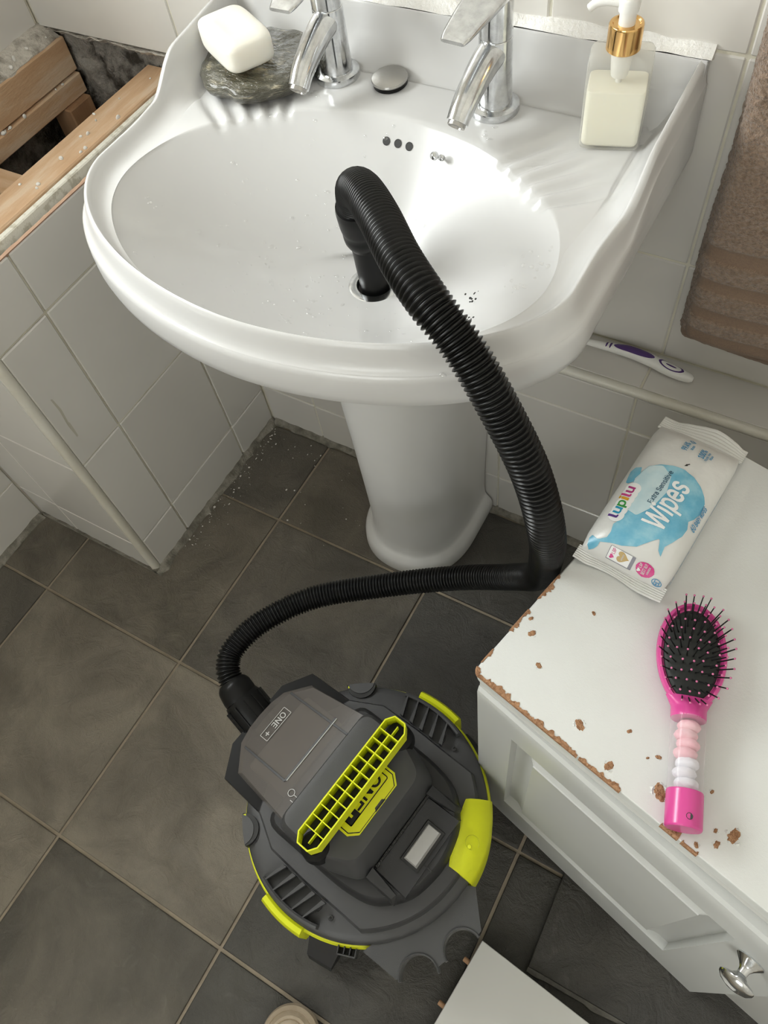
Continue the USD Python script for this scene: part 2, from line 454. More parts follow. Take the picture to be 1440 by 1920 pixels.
T = 1 / 3
sd = 0
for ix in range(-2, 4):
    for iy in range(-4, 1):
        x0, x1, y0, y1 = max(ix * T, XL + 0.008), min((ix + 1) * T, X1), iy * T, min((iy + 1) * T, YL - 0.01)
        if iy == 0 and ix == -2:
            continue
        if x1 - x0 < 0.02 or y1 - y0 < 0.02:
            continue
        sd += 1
        dark = ix >= 1  # right-hand tiles get their shade from a darker slate colour
        part("tile", slate_tile(x0, x1, y0, y1, 0.0, 0.0055, sd, 40), SLATEDARKSHADE if dark else SLATE[2 if (ix, iy) in ((-1, -2), (0, -2), (-1, -3)) else sd % 2], fl, smooth=True)


def wall_tile(u0, u1, v0, v1, seed, gap=0.0014, th=0.009):
    return cbox((u0 + gap, v0 + gap, -th), (u1 - gap, v1 - gap, 0.0006 * ((seed * 37 % 5) - 2) * 0.4), 0.0016)


# wall_back: normal -y.  local (u, v, w) -> (x, z, y = face - w)
def on_back(m, y):
    m = m.copy(); v = m.vertices.copy()
    m.vertices = np.c_[v[:, 0], y - v[:, 2], v[:, 1]]
    return m


def on_left(m, x):                        # normal +x: (u, v, w) -> (y, z, x = face + w)
    m = m.copy(); v = m.vertices.copy()
    m.vertices = np.c_[x + v[:, 2], v[:, 0], v[:, 1]]
    m.invert()
    return m


wb = struct("wall_back")
part("core", cbox((-0.6, 0.31, -0.05), (X1 + 0.1, 0.42, ZC), 0.001), PAINT, wb)
part("upper_backing", cat_(cbox((-0.15, YU + 0.002, ZL - 0.01), (X1, 0.312, 1.605), 0.001), cbox((XLM - 0.03, YU + 0.002, 0.731), (-0.14, 0.312, 1.605), 0.001)), GROUT, wb)
part("lower_backing", cbox((-0.16, YL + 0.002, -0.01), (X1, 0.312, ZL - 0.008), 0.001), GROUT, wb)
k = 0
for (v0, v1) in ((0.0, 0.110), (0.110, 0.362), (0.362, ZL - 0.012)):
    for j in range(-4, 6):
        u0, u1 = max(0.578 + 0.2 * (j - 1), -0.150), min(0.578 + 0.2 * j, X1)
        if u1 - u0 > 0.01:
            k += 1
            part("tile", on_back(wall_tile(u0, u1, v0, v1, k), YL), WALLTILE[k % 3], wb)
for (v0, v1) in ((ZL, 0.605), (0.605, 0.728), (0.728, 0.855), (0.855, 1.105), (1.105, 1.355), (1.355, 1.605)):
    for j in range(-5, 6):
        u0, u1 = max(0.585 + 0.2 * (j - 1), XLU), min(0.585 + 0.2 * j, X1)
        if u1 < -0.2:
            continue
        if u0 < -0.18 and v0 > 0.7:
            u0 = XLU
        if u1 - u0 < 0.01:
            continue
        if v1 < 0.73:
            if v0 == 0.605:
                v1b = 0.855
                u0 = max(u0, -0.15)
            else:
                v1b = v1; u0 = max(u0, -0.15)
            if u1 - u0 < 0.02:
                continue
        elif v0 == 0.728:
            if u0 > -0.2:
                continue
            u1 = min(u1, -0.15); v1b = v1
        else:
            v1b = v1
        k += 1
        part("tile", on_back(wall_tile(u0, u1, v0, v1b, k), YU), WALLTILE[k % 3], wb)
# ledge (tiles face up) and its rounded edge
for j in range(-4, 6):
    u0, u1 = max(0.579 + 0.2 * (j - 1), -0.150), min(0.579 + 0.2 * j, X1)
    if u1 - u0 > 0.01:
        k += 1
        part("ledge_tile", cbox((u0 + 0.0015, YL + 0.009, ZL - 0.008), (u1 - 0.0015, YU - 0.001, ZL + 0.0002 * (k % 3)), 0.001), WALLTILE[k % 3], wb)
part("ledge_bed", cbox((-0.15, YL + 0.004, ZL - 0.03), (X1, YU + 0.01, ZL - 0.0015), 0.001), GROUT, wb)
t1 = struct("trim_1")
part("edge_bead", sweep([(-0.148, YL + 0.004, ZL - 0.006), (X1, YL + 0.004, ZL - 0.006)], 0.0075, 16), BEADW, t1)
# rough masonry where the bath was taken out
n1, n2 = 60, 90
uu, vv = np.meshgrid(np.linspace(XLM - 0.03, -0.14, n1), np.linspace(-0.02, 0.735, n2), indexing="ij")
dy = 0.020 * (meshkit.fbm(np.stack([uu * 26, vv * 26, vv * 0], -1), 5, 3) - 0.5) + 0.006 * (meshkit.noise(np.stack([uu * 120, vv * 120, uu * 0], -1), 9) - 0.5)
v = np.c_[uu.ravel(), (YM + dy).ravel(), vv.ravel()]
i = np.arange(n1 * n2).reshape(n1, n2)
a, b, c, d = i[:-1, :-1].ravel(), i[1:, :-1].ravel(), i[1:, 1:].ravel(), i[:-1, 1:].ravel()
part("bare_masonry", TM(v, np.vstack([np.c_[a, b, c], np.c_[a, c, d]])), MASON, wb, smooth=True, label="bare grey masonry where the bath stood")
# ragged lower edge of the tiled wall
xs = np.linspace(XLM, -0.15, 60)
zb = 0.727 + 0.004 * (meshkit.noise(np.c_[xs * 70, xs * 0, xs * 0], 4) - 0.5) * 2
part("torn_tile_edge", loft([np.array([[x, YU - 0.001, z], [x, YU + 0.016, z], [x, YU + 0.016, z - 0.009 - 0.004 * random.random()], [x, YU + 0.002, z - 0.006 * random.random()]]) for x, z in zip(xs, zb)]), PLASTER, wb)

wlft = struct("wall_left")
yw0, yw1, zw0, zw1 = WIN
part("core", cat_(cbox((-0.62, yw1, -0.05), (XLM - 0.006, 0.42, ZC), 0.001), cbox((-0.62, Y0, -0.05), (XLM - 0.006, yw0, ZC), 0.001),
                  cbox((-0.62, yw0 - 0.001, -0.05), (XLM - 0.006, yw1 + 0.001, zw0), 0.001), cbox((-0.62, yw0 - 0.001, zw1), (XLM - 0.006, yw1 + 0.001, ZC), 0.001)), PAINT, wlft)
part("lower_backing", cbox((XLM - 0.02, -2.0, -0.01), (XL - 0.002, -0.205, 1.1), 0.0005), GROUT, wlft)
for (v0, v1) in ((0.0, 0.118), (0.118, 0.366), (0.366, 0.614), (0.614, 0.862), (0.862, 1.09)):
    for j in range(0, 4):
        k += 1
        part("tile", on_left(wall_tile(-0.205 - 0.2 * (j + 1), -0.205 - 0.2 * j, v0, v1, k), XL), WALLTILE[k % 3], wlft)
part("upper_backing", cbox((XLM - 0.02, -0.205, 0.732), (XLU - 0.002, YU, 1.09), 0.0005), GROUT, wlft)
for (v0, v1) in ((0.730, 0.855), (0.855, 1.09)):
    for (u0, u1) in ((-0.205, 0.02), (0.02, YU - 0.002)):
        k += 1
        part("tile", on_left(wall_tile(u0, u1, v0, v1, k), XLU), WALLTILE[k % 3], wlft)
part("bare_masonry", cbox((XLM - 0.02, -0.19, -0.01), (XLM - 0.004, 0.305, 0.735), 0.001), MASON, wlft)
ys = np.linspace(-0.2, YU, 60)
part("torn_tile_edge", loft([np.array([[XLU + 0.001, y, z], [XLM, y, z], [XLM, y, z - 0.012 - 0.006 * random.random()], [XLU - 0.004 * random.random(), y, z - 0.008 * random.random()]]) for y, z in zip(ys, 0.733 + 0.004 * rng.standard_normal(60).cumsum() * 0.1)]), PLASTER, wlft)

part("panel", cbox((X1, Y0, -0.05), (X1 + 0.1, 0.42, ZC), 0.001), PAINT, struct("wall_right"))
xw0, xw1, zv0, zv1 = WIN2
part("panel", cat_(cbox((-0.62, Y0 - 0.1, -0.05), (xw0, Y0, ZC), 0.001), cbox((xw1, Y0 - 0.1, -0.05), (X1 + 0.1, Y0, ZC), 0.001), cbox((xw0 - 0.001, Y0 - 0.1, -0.05), (xw1 + 0.001, Y0, zv0), 0.001), cbox((xw0 - 0.001, Y0 - 0.1, zv1), (xw1 + 0.001, Y0, ZC), 0.001)), PAINT, struct("wall_front"))
part("panel", cbox((-0.62, Y0 - 0.1, ZC), (X1 + 0.1, 0.42, ZC + 0.08), 0.001), CEIL, struct("ceiling"))
wn = struct("window_1")
xf = -0.58
part("frame", cat_([cbox((xf, yw0, zw0), (xf + 0.06, yw0 + 0.05, zw1), 0.003), cbox((xf, yw1 - 0.05, zw0), (xf + 0.06, yw1, zw1), 0.003), cbox((xf, yw0, zw0), (xf + 0.06, yw1, zw0 + 0.05), 0.003), cbox((xf, yw0, zw1 - 0.05), (xf + 0.06, yw1, zw1), 0.003)]), WPLAS, wn)
part("pane", cbox((xf + 0.02, yw0 + 0.045, zw0 + 0.045), (xf + 0.026, yw1 - 0.045, zw1 - 0.045), 0.0005), PANE, wn)
wn2 = struct("added_window_2")  # added window, there only to let in fill light
part("frame", cat_([cbox((xw0, Y0 - 0.08, zv0), (xw0 + 0.05, Y0 - 0.03, zv1), 0.003), cbox((xw1 - 0.05, Y0 - 0.08, zv0), (xw1, Y0 - 0.03, zv1), 0.003), cbox((xw0, Y0 - 0.08, zv0), (xw1, Y0 - 0.03, zv0 + 0.05), 0.003), cbox((xw0, Y0 - 0.08, zv1 - 0.05), (xw1, Y0 - 0.03, zv1), 0.003)]), WPLAS, wn2)
part("pane", cbox((xw0 + 0.045, Y0 - 0.06, zv0 + 0.045), (xw1 - 0.045, Y0 - 0.054, zv1 - 0.045), 0.0005), PANE, wn2)
part("window_sill", cbox((xf + 0.06, yw0, zw0 - 0.02), (XL + 0.02, yw1, zw0 + 0.004), 0.003), WPLAS, wn)

# ------------------------------------------------------------------ boxed-in bath end (tiled panel) and the timber frame behind
bs = thing("bath_surround", "white tiled boxing left of the sink, its top torn open over the bath void", "bath panel")
XP, YP = -0.152, -0.205
part("backing_board", cat_(cbox((XP - 0.0065, YP + 0.004, 0.0), (XP - 0.003, YL + 0.09, 0.688), 0.0008), cbox((XL + 0.002, YP + 0.003, 0.0), (XP - 0.004, YP + 0.016, 0.688), 0.001)), GROUT, bs)
cols = (YP + 0.012, -0.102, 0.098, YL)
for (v0, v1) in ((0.004, 0.100), (0.100, 0.348), (0.348, 0.594), (0.594, 0.693)):
    for u0, u1 in zip(cols[:-1], cols[1:]):
        k += 1
        part("tile", on_left(wall_tile(u0, u1, v0, v1, k, gap=0.0017), XP), WALLTILE[k % 3], bs)
    for u0, u1 in ((XL + 0.002, -0.358), (-0.358, XP - 0.012)):
        w0, w1 = {0.004: (0.004, 0.104), 0.100: (0.104, 0.345), 0.348: (0.345, 0.594), 0.594: (0.594, 0.693)}[v0]
        k += 1
        part("tile", on_back(wall_tile(u0, u1, w0, w1, k, gap=0.0017), YP), WALLTILE[k % 3], bs)
part("corner_trim", sweep([(XP - 0.0065, YP + 0.0065, 0.0), (XP - 0.0065, YP + 0.0065, 0.690)], 0.0085, 20), BEADW, bs, label="rounded yellowed corner trim")
part("torn_edge", loft([np.array([[XP + 0.0005, y, 0.6945], [XP - 0.003, y, 0.6955 + 0.0012 * random.random()], [XP - 0.0055, y, 0.692], [XP - 0.004, y, 0.688]]) for y in np.linspace(YP + 0.02, YL + 0.03, 50)]), mat("torn_pink_edge", (0.52, 0.34, 0.24), 0.8), bs, label="torn pinkish top edge of the panel")
part("streak", prism(Polygon([(0, 0), (0.003, 0.001), (0.0045, 0.03), (0.003, 0.034), (0.006, 0.06), (0.004, 0.086), (0.001, 0.088), (0.002, 0.062), (-0.001, 0.03)]), 0, 0.0002).apply_transform(np.array([[0, 0, 1, XP + 0.0003], [1, 0, 0, -0.172], [0, 1, 0, 0.40], [0, 0, 0, 1.0]])), mat("drip_stain", (0.47, 0.445, 0.37), 0.5), bs, label="brownish drip stain")


def grime(path, w, h, seed, n=90, face=None):
    """uneven dirty sealant along a skirting line on the floor"""
    P = catmull(path, n)
    t = np.gradient(P, axis=0); t /= np.linalg.norm(t, axis=1, keepdims=True)
    nrm = np.c_[-t[:, 1], t[:, 0], 0 * t[:, 0]]
    r = np.random.default_rng(seed)
    ww = w * (0.65 + 0.7 * meshkit.noise(np.c_[np.arange(n) * 0.33, np.zeros(n), np.zeros(n)], seed))
    hh = h * (0.7 + 0.6 * meshkit.noise(np.c_[np.arange(n) * 0.41, np.zeros(n), np.zeros(n)], seed + 1))
    rings = []
    for p, q, a_, b_ in zip(P, nrm, ww, hh):
        rings.append(np.array([p - q * 0.004, p - q * 0.004 + [0, 0, b_], p + q * a_ * 0.35 + [0, 0, b_ * 0.7], p + q * a_ * 0.75 + [0, 0, 0.0022 + b_ * 0.15], p + q * a_, p + q * a_ - [0, 0, 0.004]]))
    return flip_ok(loft(rings))


part("floor_sealant", grime([(XP, YP - 0.004, 0), (XP, 0.0, 0), (XP, YL - 0.002, 0)][::-1], 0.013, 0.010, 21), GRIME, bs, label="grimy sealant along the floor")
part("floor_sealant", grime([(XP + 0.004, YP, 0), (-0.3, YP, 0), (XL + 0.01, YP, 0)][::-1], 0.014, 0.011, 22), GRIME, bs)
part("floor_sealant", grime([(XP + 0.01, YL, 0), (0.1, YL, 0), (0.5, YL, 0), (1.0, YL, 0)][::-1], 0.011, 0.009, 23, 160), GRIME, wb)
part("floor_sealant", grime([(XL, YP - 0.006, 0), (XL, -0.5, 0), (XL, -0.9, 0)], 0.014, 0.010, 24), GRIME, wlft)

fr = thing("timber_support", "bare pine frame around the dark void behind the tiled boxing", "timber frame")
part("rail", cbox((-0.240, YP + 0.02, 0.645), (-0.186, YM - 0.004, 0.700), 0.002), WOOD, fr)
part("plaster_strip", cbox((-0.1855, YP + 0.02, 0.40), (-0.1755, YL + 0.06, 0.6965), 0.0015), BOARDW, fr, label="white plasterboard edge beside the front rail")
part("rail", cbox((-0.440, YP + 0.02, 0.665), (-0.400, YM - 0.006, 0.716), 0.002), WOOD, fr, label="wall rail under a plaster crust")
part("rail", cbox((-0.436, YP + 0.02, 0.632), (-0.396, YM - 0.008, 0.663), 0.002), WOOD, fr)
part("joist", cbox((-0.44, 0.018, 0.610), (-0.241, 0.062, 0.655), 0.002), WOODX, fr)
part("joist", cbox((-0.44, -0.05, 0.560), (-0.241, -0.012, 0.605), 0.002), WOODOLD, fr)
part("post", cbox((-0.43, 0.235, 0.0), (-0.385, 0.285, 0.632), 0.002), WOODOLD, fr)
part("post", cbox((-0.30, 0.235, 0.0), (-0.262, 0.280, 0.60), 0.002), WOODOLD, fr)
part("rail", cbox((-0.384, 0.245, 0.54), (-0.262, 0.285, 0.60), 0.002), WOODOLD, fr)
ys = np.linspace(YP + 0.02, YM - 0.01, 70)
nz = lambda s, a: a * (meshkit.noise(np.c_[ys * 60, ys * 0, ys * 0], s))
part("plaster_crust", loft([np.array([[-0.446, y, 0.712], [-0.446, y, 0.735], [-0.43 + p, y, 0.728 + q], [-0.406 + r, y, 0.7165 + q * 0.3], [-0.406 + r, y, 0.712]]) for y, p, q, r in zip(ys, nz(1, 0.012), nz(2, 0.006), nz(3, 0.006))]), PLASTER, fr, label="rough plaster crust on the wall rail")
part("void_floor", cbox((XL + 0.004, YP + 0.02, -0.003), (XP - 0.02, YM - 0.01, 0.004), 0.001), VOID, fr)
rb = []
for j in range(60):
    y = rng.uniform(YP + 0.05, YM - 0.03); s = rng.uniform(0.0012, 0.0035)
    side = rng.random()
    x, z = (rng.uniform(-0.238, -0.19), 0.7005) if side < 0.35 else (rng.uniform(-0.40, -0.396), 0.664) if side < 0.6 else (rng.uniform(-0.43, -0.40), 0.726)
    m = trimesh.creation.icosphere(subdivisions=1, radius=s); m.vertices *= rng.uniform(0.6, 1.4, 3); m.apply_translation([x, y, z]); rb.append(m)
part("plaster_crumbs", cat_(rb), FLAKE, fr, kind="stuff")

# ------------------------------------------------------------------ wash basin
CX, ZD = 0.264, 0.790


def super_r(th, a, bf, bb, n):
    b = np.where(np.sin(th) < 0, bf, bb)
    return (np.abs(np.cos(th) / a) ** n + np.abs(np.sin(th) / b) ** n) ** (-1 / n)


def outline_pts():
    t = np.linspace(math.pi, 2 * math.pi, 400)
    a, b, yc, n = 0.2925, 0.1675, -0.0114, 1.88
    fr_ = np.c_[a * np.sign(np.cos(t)) * np.abs(np.cos(t)) ** (2 / n), yc + b * np.sign(np.sin(t)) * np.abs(np.sin(t)) ** (2 / n)]
    side = np.linspace(yc, YU - 0.001, 120)[1:]
    back = np.linspace(0.2925, -0.2925, 240)[1:-1]
    return np.vstack([fr_, np.c_[np.full(len(side), 0.2925), side], np.c_[back, np.full(len(back), YU - 0.001)], np.c_[np.full(len(side), -0.2925), side[::-1]]])


OP = outline_pts()
oth = np.unwrap(np.arctan2(OP[:, 1], OP[:, 0]))
orr = np.hypot(OP[:, 0], OP[:, 1])
NT = 420
corner = math.atan2(YU - 0.001, 0.2925)
TH = np.sort(np.r_[np.linspace(-math.pi, math.pi, NT, endpoint=False), corner, math.pi - corner])
NT = len(TH)


def r_out(th):
    o = np.argsort(np.mod(oth, 2 * math.pi))
    return np.interp(np.mod(th, 2 * math.pi), np.mod(oth, 2 * math.pi)[o], orr[o], period=2 * math.pi)


OUT = np.c_[r_out(TH) * np.cos(TH), r_out(TH) * np.sin(TH)]
# inward normals
tg = np.roll(OUT, -1, 0) - np.roll(OUT, 1, 0)
tg /= np.linalg.norm(tg, axis=1, keepdims=True)
NIN = np.c_[-tg[:, 1], tg[:, 0]]
for s in (corner, math.pi - corner):       # mitre
    q = np.argmin(abs(TH - s)); NIN[q] = [-1 if s < 1.57 else 1, -1]
RB = super_r(TH, 0.2465, 0.157, 0.180, 1.95)
BOWL = np.c_[RB * np.cos(TH), RB * np.sin(TH)]
GAP = np.linalg.norm(OUT - BOWL, axis=1)


def ribs(xy):
    """fan of shell ribs behind the bowl on both sides"""
    x, y = np.abs(xy[:, 0]), xy[:, 1]
    th = np.arctan2(y - (-0.02), x - 0.02)
    r = np.hypot(x, y)
    rb_ = super_r(np.arctan2(y, x), 0.2465, 0.157, 0.180, 1.95)
    a0, a1 = 0.555, 1.02
    q = (th - a0) / (a1 - a0)
    env = np.clip(q / 0.06, 0, 1) * np.clip((1 - q) / 0.06, 0, 1)
    d = r - rb_
    env = env * np.clip((d + 0.012) / 0.010, 0, 1) * np.clip((0.092 - d) / 0.05, 0, 1)
    return -0.0046 * (0.5 + 0.5 * np.cos(2 * math.pi * (q * 5 + 0.5))) * env


def upst(y):
    t = np.clip((y - 0.088) / 0.066, 0, 1)
    return 0.034 * t * t * (3 - 2 * t) + 0.013 * np.clip((y - 0.15) / 0.13, 0, 1)


def back_rise(xy):
    t = np.clip((xy[:, 1] - 0.215) / 0.05, 0, 1)
    return t * t * 0.0035


UW = np.clip((OUT[:, 1] - 0.03) / 0.10, 0, 1)
UW = UW * UW * (3 - 2 * UW)
rings = []
# underside: from pedestal top outward to the apron
ped = roundpoly([(-0.105, 0.195), (0.105, 0.195), (0.10, 0.09), (0.05, 0.045), (-0.05, 0.045), (-0.10, 0.09)][::-1], 0.05, 10)
pth = np.unwrap(np.arctan2(ped[:, 1] - 0.1, ped[:, 0])); o = np.argsort(np.mod(pth, 2 * math.pi))
PC = np.array([0, 0.10])
rp = np.interp(np.mod(TH, 2 * math.pi), np.mod(pth, 2 * math.pi)[o], np.hypot(ped[:, 0], ped[:, 1] - 0.1)[o], period=2 * math.pi)
PED = PC + np.c_[rp * np.cos(TH), rp * np.sin(TH)]
lowin = OUT + NIN * 0.022
lowin[:, 1] = np.minimum(lowin[:, 1], YU - 0.001)


def ring(xy, z):
    return np.c_[xy[:, 0] + CX, xy[:, 1], np.broadcast_to(z, len(xy))]


rings.append(ring(PC + (PED - PC) * 0.8, 0.600))
for s in np.linspace(0, 1, 9):
    e = s ** 0.8
    rings.append(ring(PED * (1 - e) + lowin * e, 0.600 + (0.733 - 0.600) * s ** 1.35))
for d, z in ((0.012, 0.7360), (0.004, 0.7385), (0.001, 0.742), (-0.0005, 0.752), (0.0, 0.764), (0.0008, 0.7715), (0.0020, 0.7765), (0.0045, 0.7785)):
    xy = OUT + NIN * (d * (1 - 0.9 * UW) if z > 0.765 else np.full(len(OUT), d))[:, None]
    xy[:, 1] = np.minimum(xy[:, 1], YU - 0.001)
    rings.append(ring(xy, z))
prof = ((0.0040, 0.7785), (0.0060, 0.7796), (0.0082, 0.7822), (0.0104, 0.7872), (0.0122, 0.7935), (0.0138, 0.7992), (0.0156, 0.8034), (0.0178, 0.8054), (0.0205, 0.8046), (0.0240, 0.8012), (0.0280, 0.7968), (0.0340, 0.7928), (0.0420, 0.7907), (0.050, ZD))
comp = np.clip((GAP - 0.0186) / 0.034, 0.07, 1.0)
rise_w = (1, 1, 1, 1, 1, 1, 1, 1, 0.97, 0.80, 0.52, 0.24, 0.06, 0.0)
U = upst(OUT[:, 1])
first_in = None
for (d, z), w in zip(prof, rise_w):
    dd = np.where(d <= 0.0178, d, 0.0178 + (d - 0.0178) * comp)
    dd = dd * (1 - UW * (0.62 if d < 0.0178 else 0.40 if d < 0.03 else 0.2))
    xy = OUT + NIN * dd[:, None]
    xy[:, 1] = np.minimum(xy[:, 1], YU - 0.001)
    zz = z + U * w
    if d == prof[-1][0]:
        zz = zz + ribs(xy)
    rings.append(ring(xy, zz))
    last = xy
for s in np.linspace(0, 1, 26)[1:]:
    xy = last * (1 - s) + BOWL * s
    u_ = U * 0.06 * (1 - s) ** 3
    edge = -0.0012 * np.clip((s - 0.93) / 0.07, 0, 1) ** 2
    rings.append(ring(xy, ZD + ribs(xy) + edge + u_))
DR = np.array([0.281 - CX, 0.056]); RD_ = 0.0225
THc = np.c_[np.cos(TH), np.sin(TH)]
S = np.r_[0.992, 0.982, 0.968, 0.95, np.linspace(0.925, 0.16, 40), 0.12]
for s in S:
    s_ = s
    cen = DR * (1 - s) ** 1.6
    xy = cen + (BOWL) * s
    if s < 0.3:
        k_ = np.clip((s - 0.12) / 0.18, 0, 1)
        circ = DR + THc * RD_ * (1 + 2.2 * (s - 0.12) / 0.18)
        xy = circ * (1 - k_) + xy * k_
    z = 0.660 + (ZD - 0.0012 - 0.660) * s ** 1.75
    z = z + ribs(xy) * max(0, (s - 0.95) / 0.05)
    rings.append(ring(xy, z))
rings.append(ring(DR + THc * RD_ * 0.95, 0.652))
rings.append(ring(DR + THc * RD_ * 0.9, 0.630))
basin_mesh = flip_ok(loft(rings, True, True))
bn = thing("wash_basin", "glossy white pedestal wash basin with raised back, oval bowl and ribbed soap rests", "sink")
part("basin_body", basin_mesh, CERAMIC, bn, smooth=50)
bx, by = DR[0] + CX, DR[1]
part("waste_flange", moved(lathe([(0.0195, -0.004), (0.0215, 0.0005), (0.0275, 0.0012), (0.0315, 0.0002), (0.0315, -0.004)], 48, False, False), (bx, by, 0.6640)), CHROME, bn)
caster = trimesh.ray.ray_triangle.RayMeshIntersector(basin_mesh)


def basin_hit(p, d):
    """nearest point and normal on the basin, from p along d"""
    loc, ri, ti = caster.intersects_location([p], [d], multiple_hits=False)
    return (loc[0], basin_mesh.face_normals[ti[0]]) if len(loc) else None


for x in (0.249, 0.2635, 0.278):           # dark discs paint the shade of overflow holes in the bowl back
    h = basin_hit([x, 0.0, 0.769], [0, 1, 0.0])
    if h:
        p, nn = h
        nn = nn if nn[1] < 0 else -nn
        m = lathe([(0.0046, 0.0006), (0.0040, 0.0008), (0.0036, 0.0003), (0.0033, -0.0004)], 24, True, True)
        part("overflow_hole_shade", moved(m, p, R=along(nn)), CRUMB, bn)
h = basin_hit([0.321, 0.0, 0.769], [0, 1, 0])
if h:
    p, nn = h
    nn = nn if nn[1] < 0 else -nn
    part("chain_stay", moved(lathe([(0.0035, 0), (0.0032, 0.002), (0.0016, 0.003), (0.0016, 0.010), (0.0034, 0.011), (0.0046, 0.014), (0.0040, 0.0175), (0.0018, 0.019)], 24), p, R=along(nn)), CHROME, bn)
# caulk along the wall
xs = np.linspace(CX - 0.291, CX + 0.291, 120)
j1, j2 = (meshkit.noise(np.c_[xs * 45, xs * 0, xs * 0], 5), meshkit.noise(np.c_[xs * 70, xs * 0, xs * 0], 6))
part("caulk_bead", loft([np.array([[x, YU + 0.003, 0.846], [x, YU - 0.009 - 0.003 * a_, 0.8525], [x, YU - 0.006, 0.8560 + 0.002 * b_], [x, YU - 0.0015, 0.8605 + 0.003 * a_], [x, YU + 0.003, 0.8605 + 0.003 * a_]]) for x, a_, b_ in zip(xs, j1, j2)]), CAULK, bn, smooth=60, label="rough white caulk along the wall")

pd = thing("basin_pedestal", "white ceramic column with a flared foot under the basin", "pedestal", (CX, 0, 0))


def dsec(a, yf, yb=0.205, n=64, e=2.3):
    t = np.linspace(math.pi, 2 * math.pi, n)
    b = yb - yf
    k_ = 0.62
    yc = yf + b * k_
    p = np.c_[a * np.sign(np.cos(t)) * np.abs(np.cos(t)) ** (2 / e), yc + b * k_ * np.sign(np.sin(t)) * np.abs(np.sin(t)) ** (2 / e)]
    return np.vstack([p, [[a, yb]], [[-a, yb]]])


lay = [(0.104, 0.006, 0.0), (0.106, 0.003, 0.008), (0.105, 0.004, 0.026), (0.101, 0.008, 0.036), (0.094, 0.016, 0.043), (0.090, 0.021, 0.050), (0.0885, 0.024, 0.070)]
for z in np.linspace(0.1, 0.612, 12):
    q = (z - 0.07) / 0.55
    lay.append((0.0885 + 0.022 * q ** 1.5, 0.024 - 0.006 * q, z))
part("column", flip_ok(loft([np.c_[dsec(a, yf), np.full(66, z)] for a, yf, z in lay])), PEDC, pd, smooth=40)


# ------------------------------------------------------------------ taps
def tap(x, y, turn, label):
    t = thing("basin_tap", label, "tap", (x, y, ZD + 0.0005), turn, "chrome basin taps")
    part("base_flange", lathe([(0.0265, 0), (0.0270, 0.004), (0.0262, 0.0075), (0.0215, 0.0090), (0.0205, 0.0090)], 64), CHROME, t)
    body = lathe([(0.0195, 0.006), (0.0185, 0.012), (0.0178, 0.03), (0.0172, 0.076), (0.0168, 0.077)], 64)
    part("body", body, CHROME, t)
    part("cartridge_cap", lathe([(0.0158, 0.0765), (0.0170, 0.0785), (0.0172, 0.112), (0.0165, 0.1165), (0.012, 0.118)], 64), CHROME, t)
    path = catmull([(0, 0.000, 0.0640), (0, -0.020, 0.0610), (0, -0.046, 0.0500), (0, -0.064, 0.0395), (0, -0.0765, 0.0285)], 40)
    sp = sweep(path, np.interp(np.linspace(0, 1, 40), [0, 0.2, 1], [0.0158, 0.0152, 0.0118]), 32, up=(1, 0, 0))
    part("spout", sp, CHROME, t)
    d = path[-1] - path[-4]; d /= np.linalg.norm(d)
    part("aerator", moved(lathe([(0.0095, -0.002), (0.0095, 0.0035), (0.0080, 0.0042), (0.0075, 0.001)], 32), path[-1], R=along(d)), DULLCHROME, t)
    # lever: flat blade rising towards its tip
    L_ = []
    for s in np.linspace(0, 1, 24):
        yy = 0.019 - 0.100 * s
        zz = 0.117 - 0.008 * s + 0.003 * math.sin(s * math.pi)
        w = np.interp(s, [0, 0.1, 0.3, 0.6, 0.93, 1], [0.012, 0.0172, 0.0195, 0.0190, 0.0150, 0.0125])
        th_ = np.interp(s, [0, 0.3, 0.6, 0.95, 1], [0.010, 0.010, 0.0065, 0.0035, 0.0025])
        c = [(-w, 0), (-w, th_ * 0.7), (-w * 0.8, th_), (w * 0.8, th_), (w, th_ * 0.7), (w, 0), (w * 0.8, -th_ * 0.3), (-w * 0.8, -th_ * 0.3)]
        L_.append(np.array([[a_, yy, zz + b_] for a_, b_ in c]))
    part("lever", flip_ok(loft(L_)), CHROME, t, smooth=50)
    part("indicator_dot", moved(lathe([(0.0016, 0), (0.0014, 0.0004)], 12), (0, 0.008, 0.1265)), CRUMB, t)
    return t


tap(0.151, 0.227, 0, "chrome lever tap beside the soap, left of the pair on the basin")
tap(0.352, 0.227, -5, "chrome lever tap between the loose plug and the soap dispenser, right of the pair")

pg = thing("basin_plug", "loose round metal sink plug resting between the two taps", "plug", (0.2195, 0.2315, ZD + 0.0015), 0, rotx=4)
part("cap", lathe([(0.0205, 0.0055), (0.0212, 0.0070), (0.0205, 0.0088), (0.015, 0.0102), (0.008, 0.0108), (0.001, 0.0110)], 64), DULLCHROME, pg)
part("rubber_seal", lathe([(0.0165, 0.0), (0.0198, 0.0010), (0.0200, 0.0052), (0.0180, 0.0056)], 48), BLACK, pg)

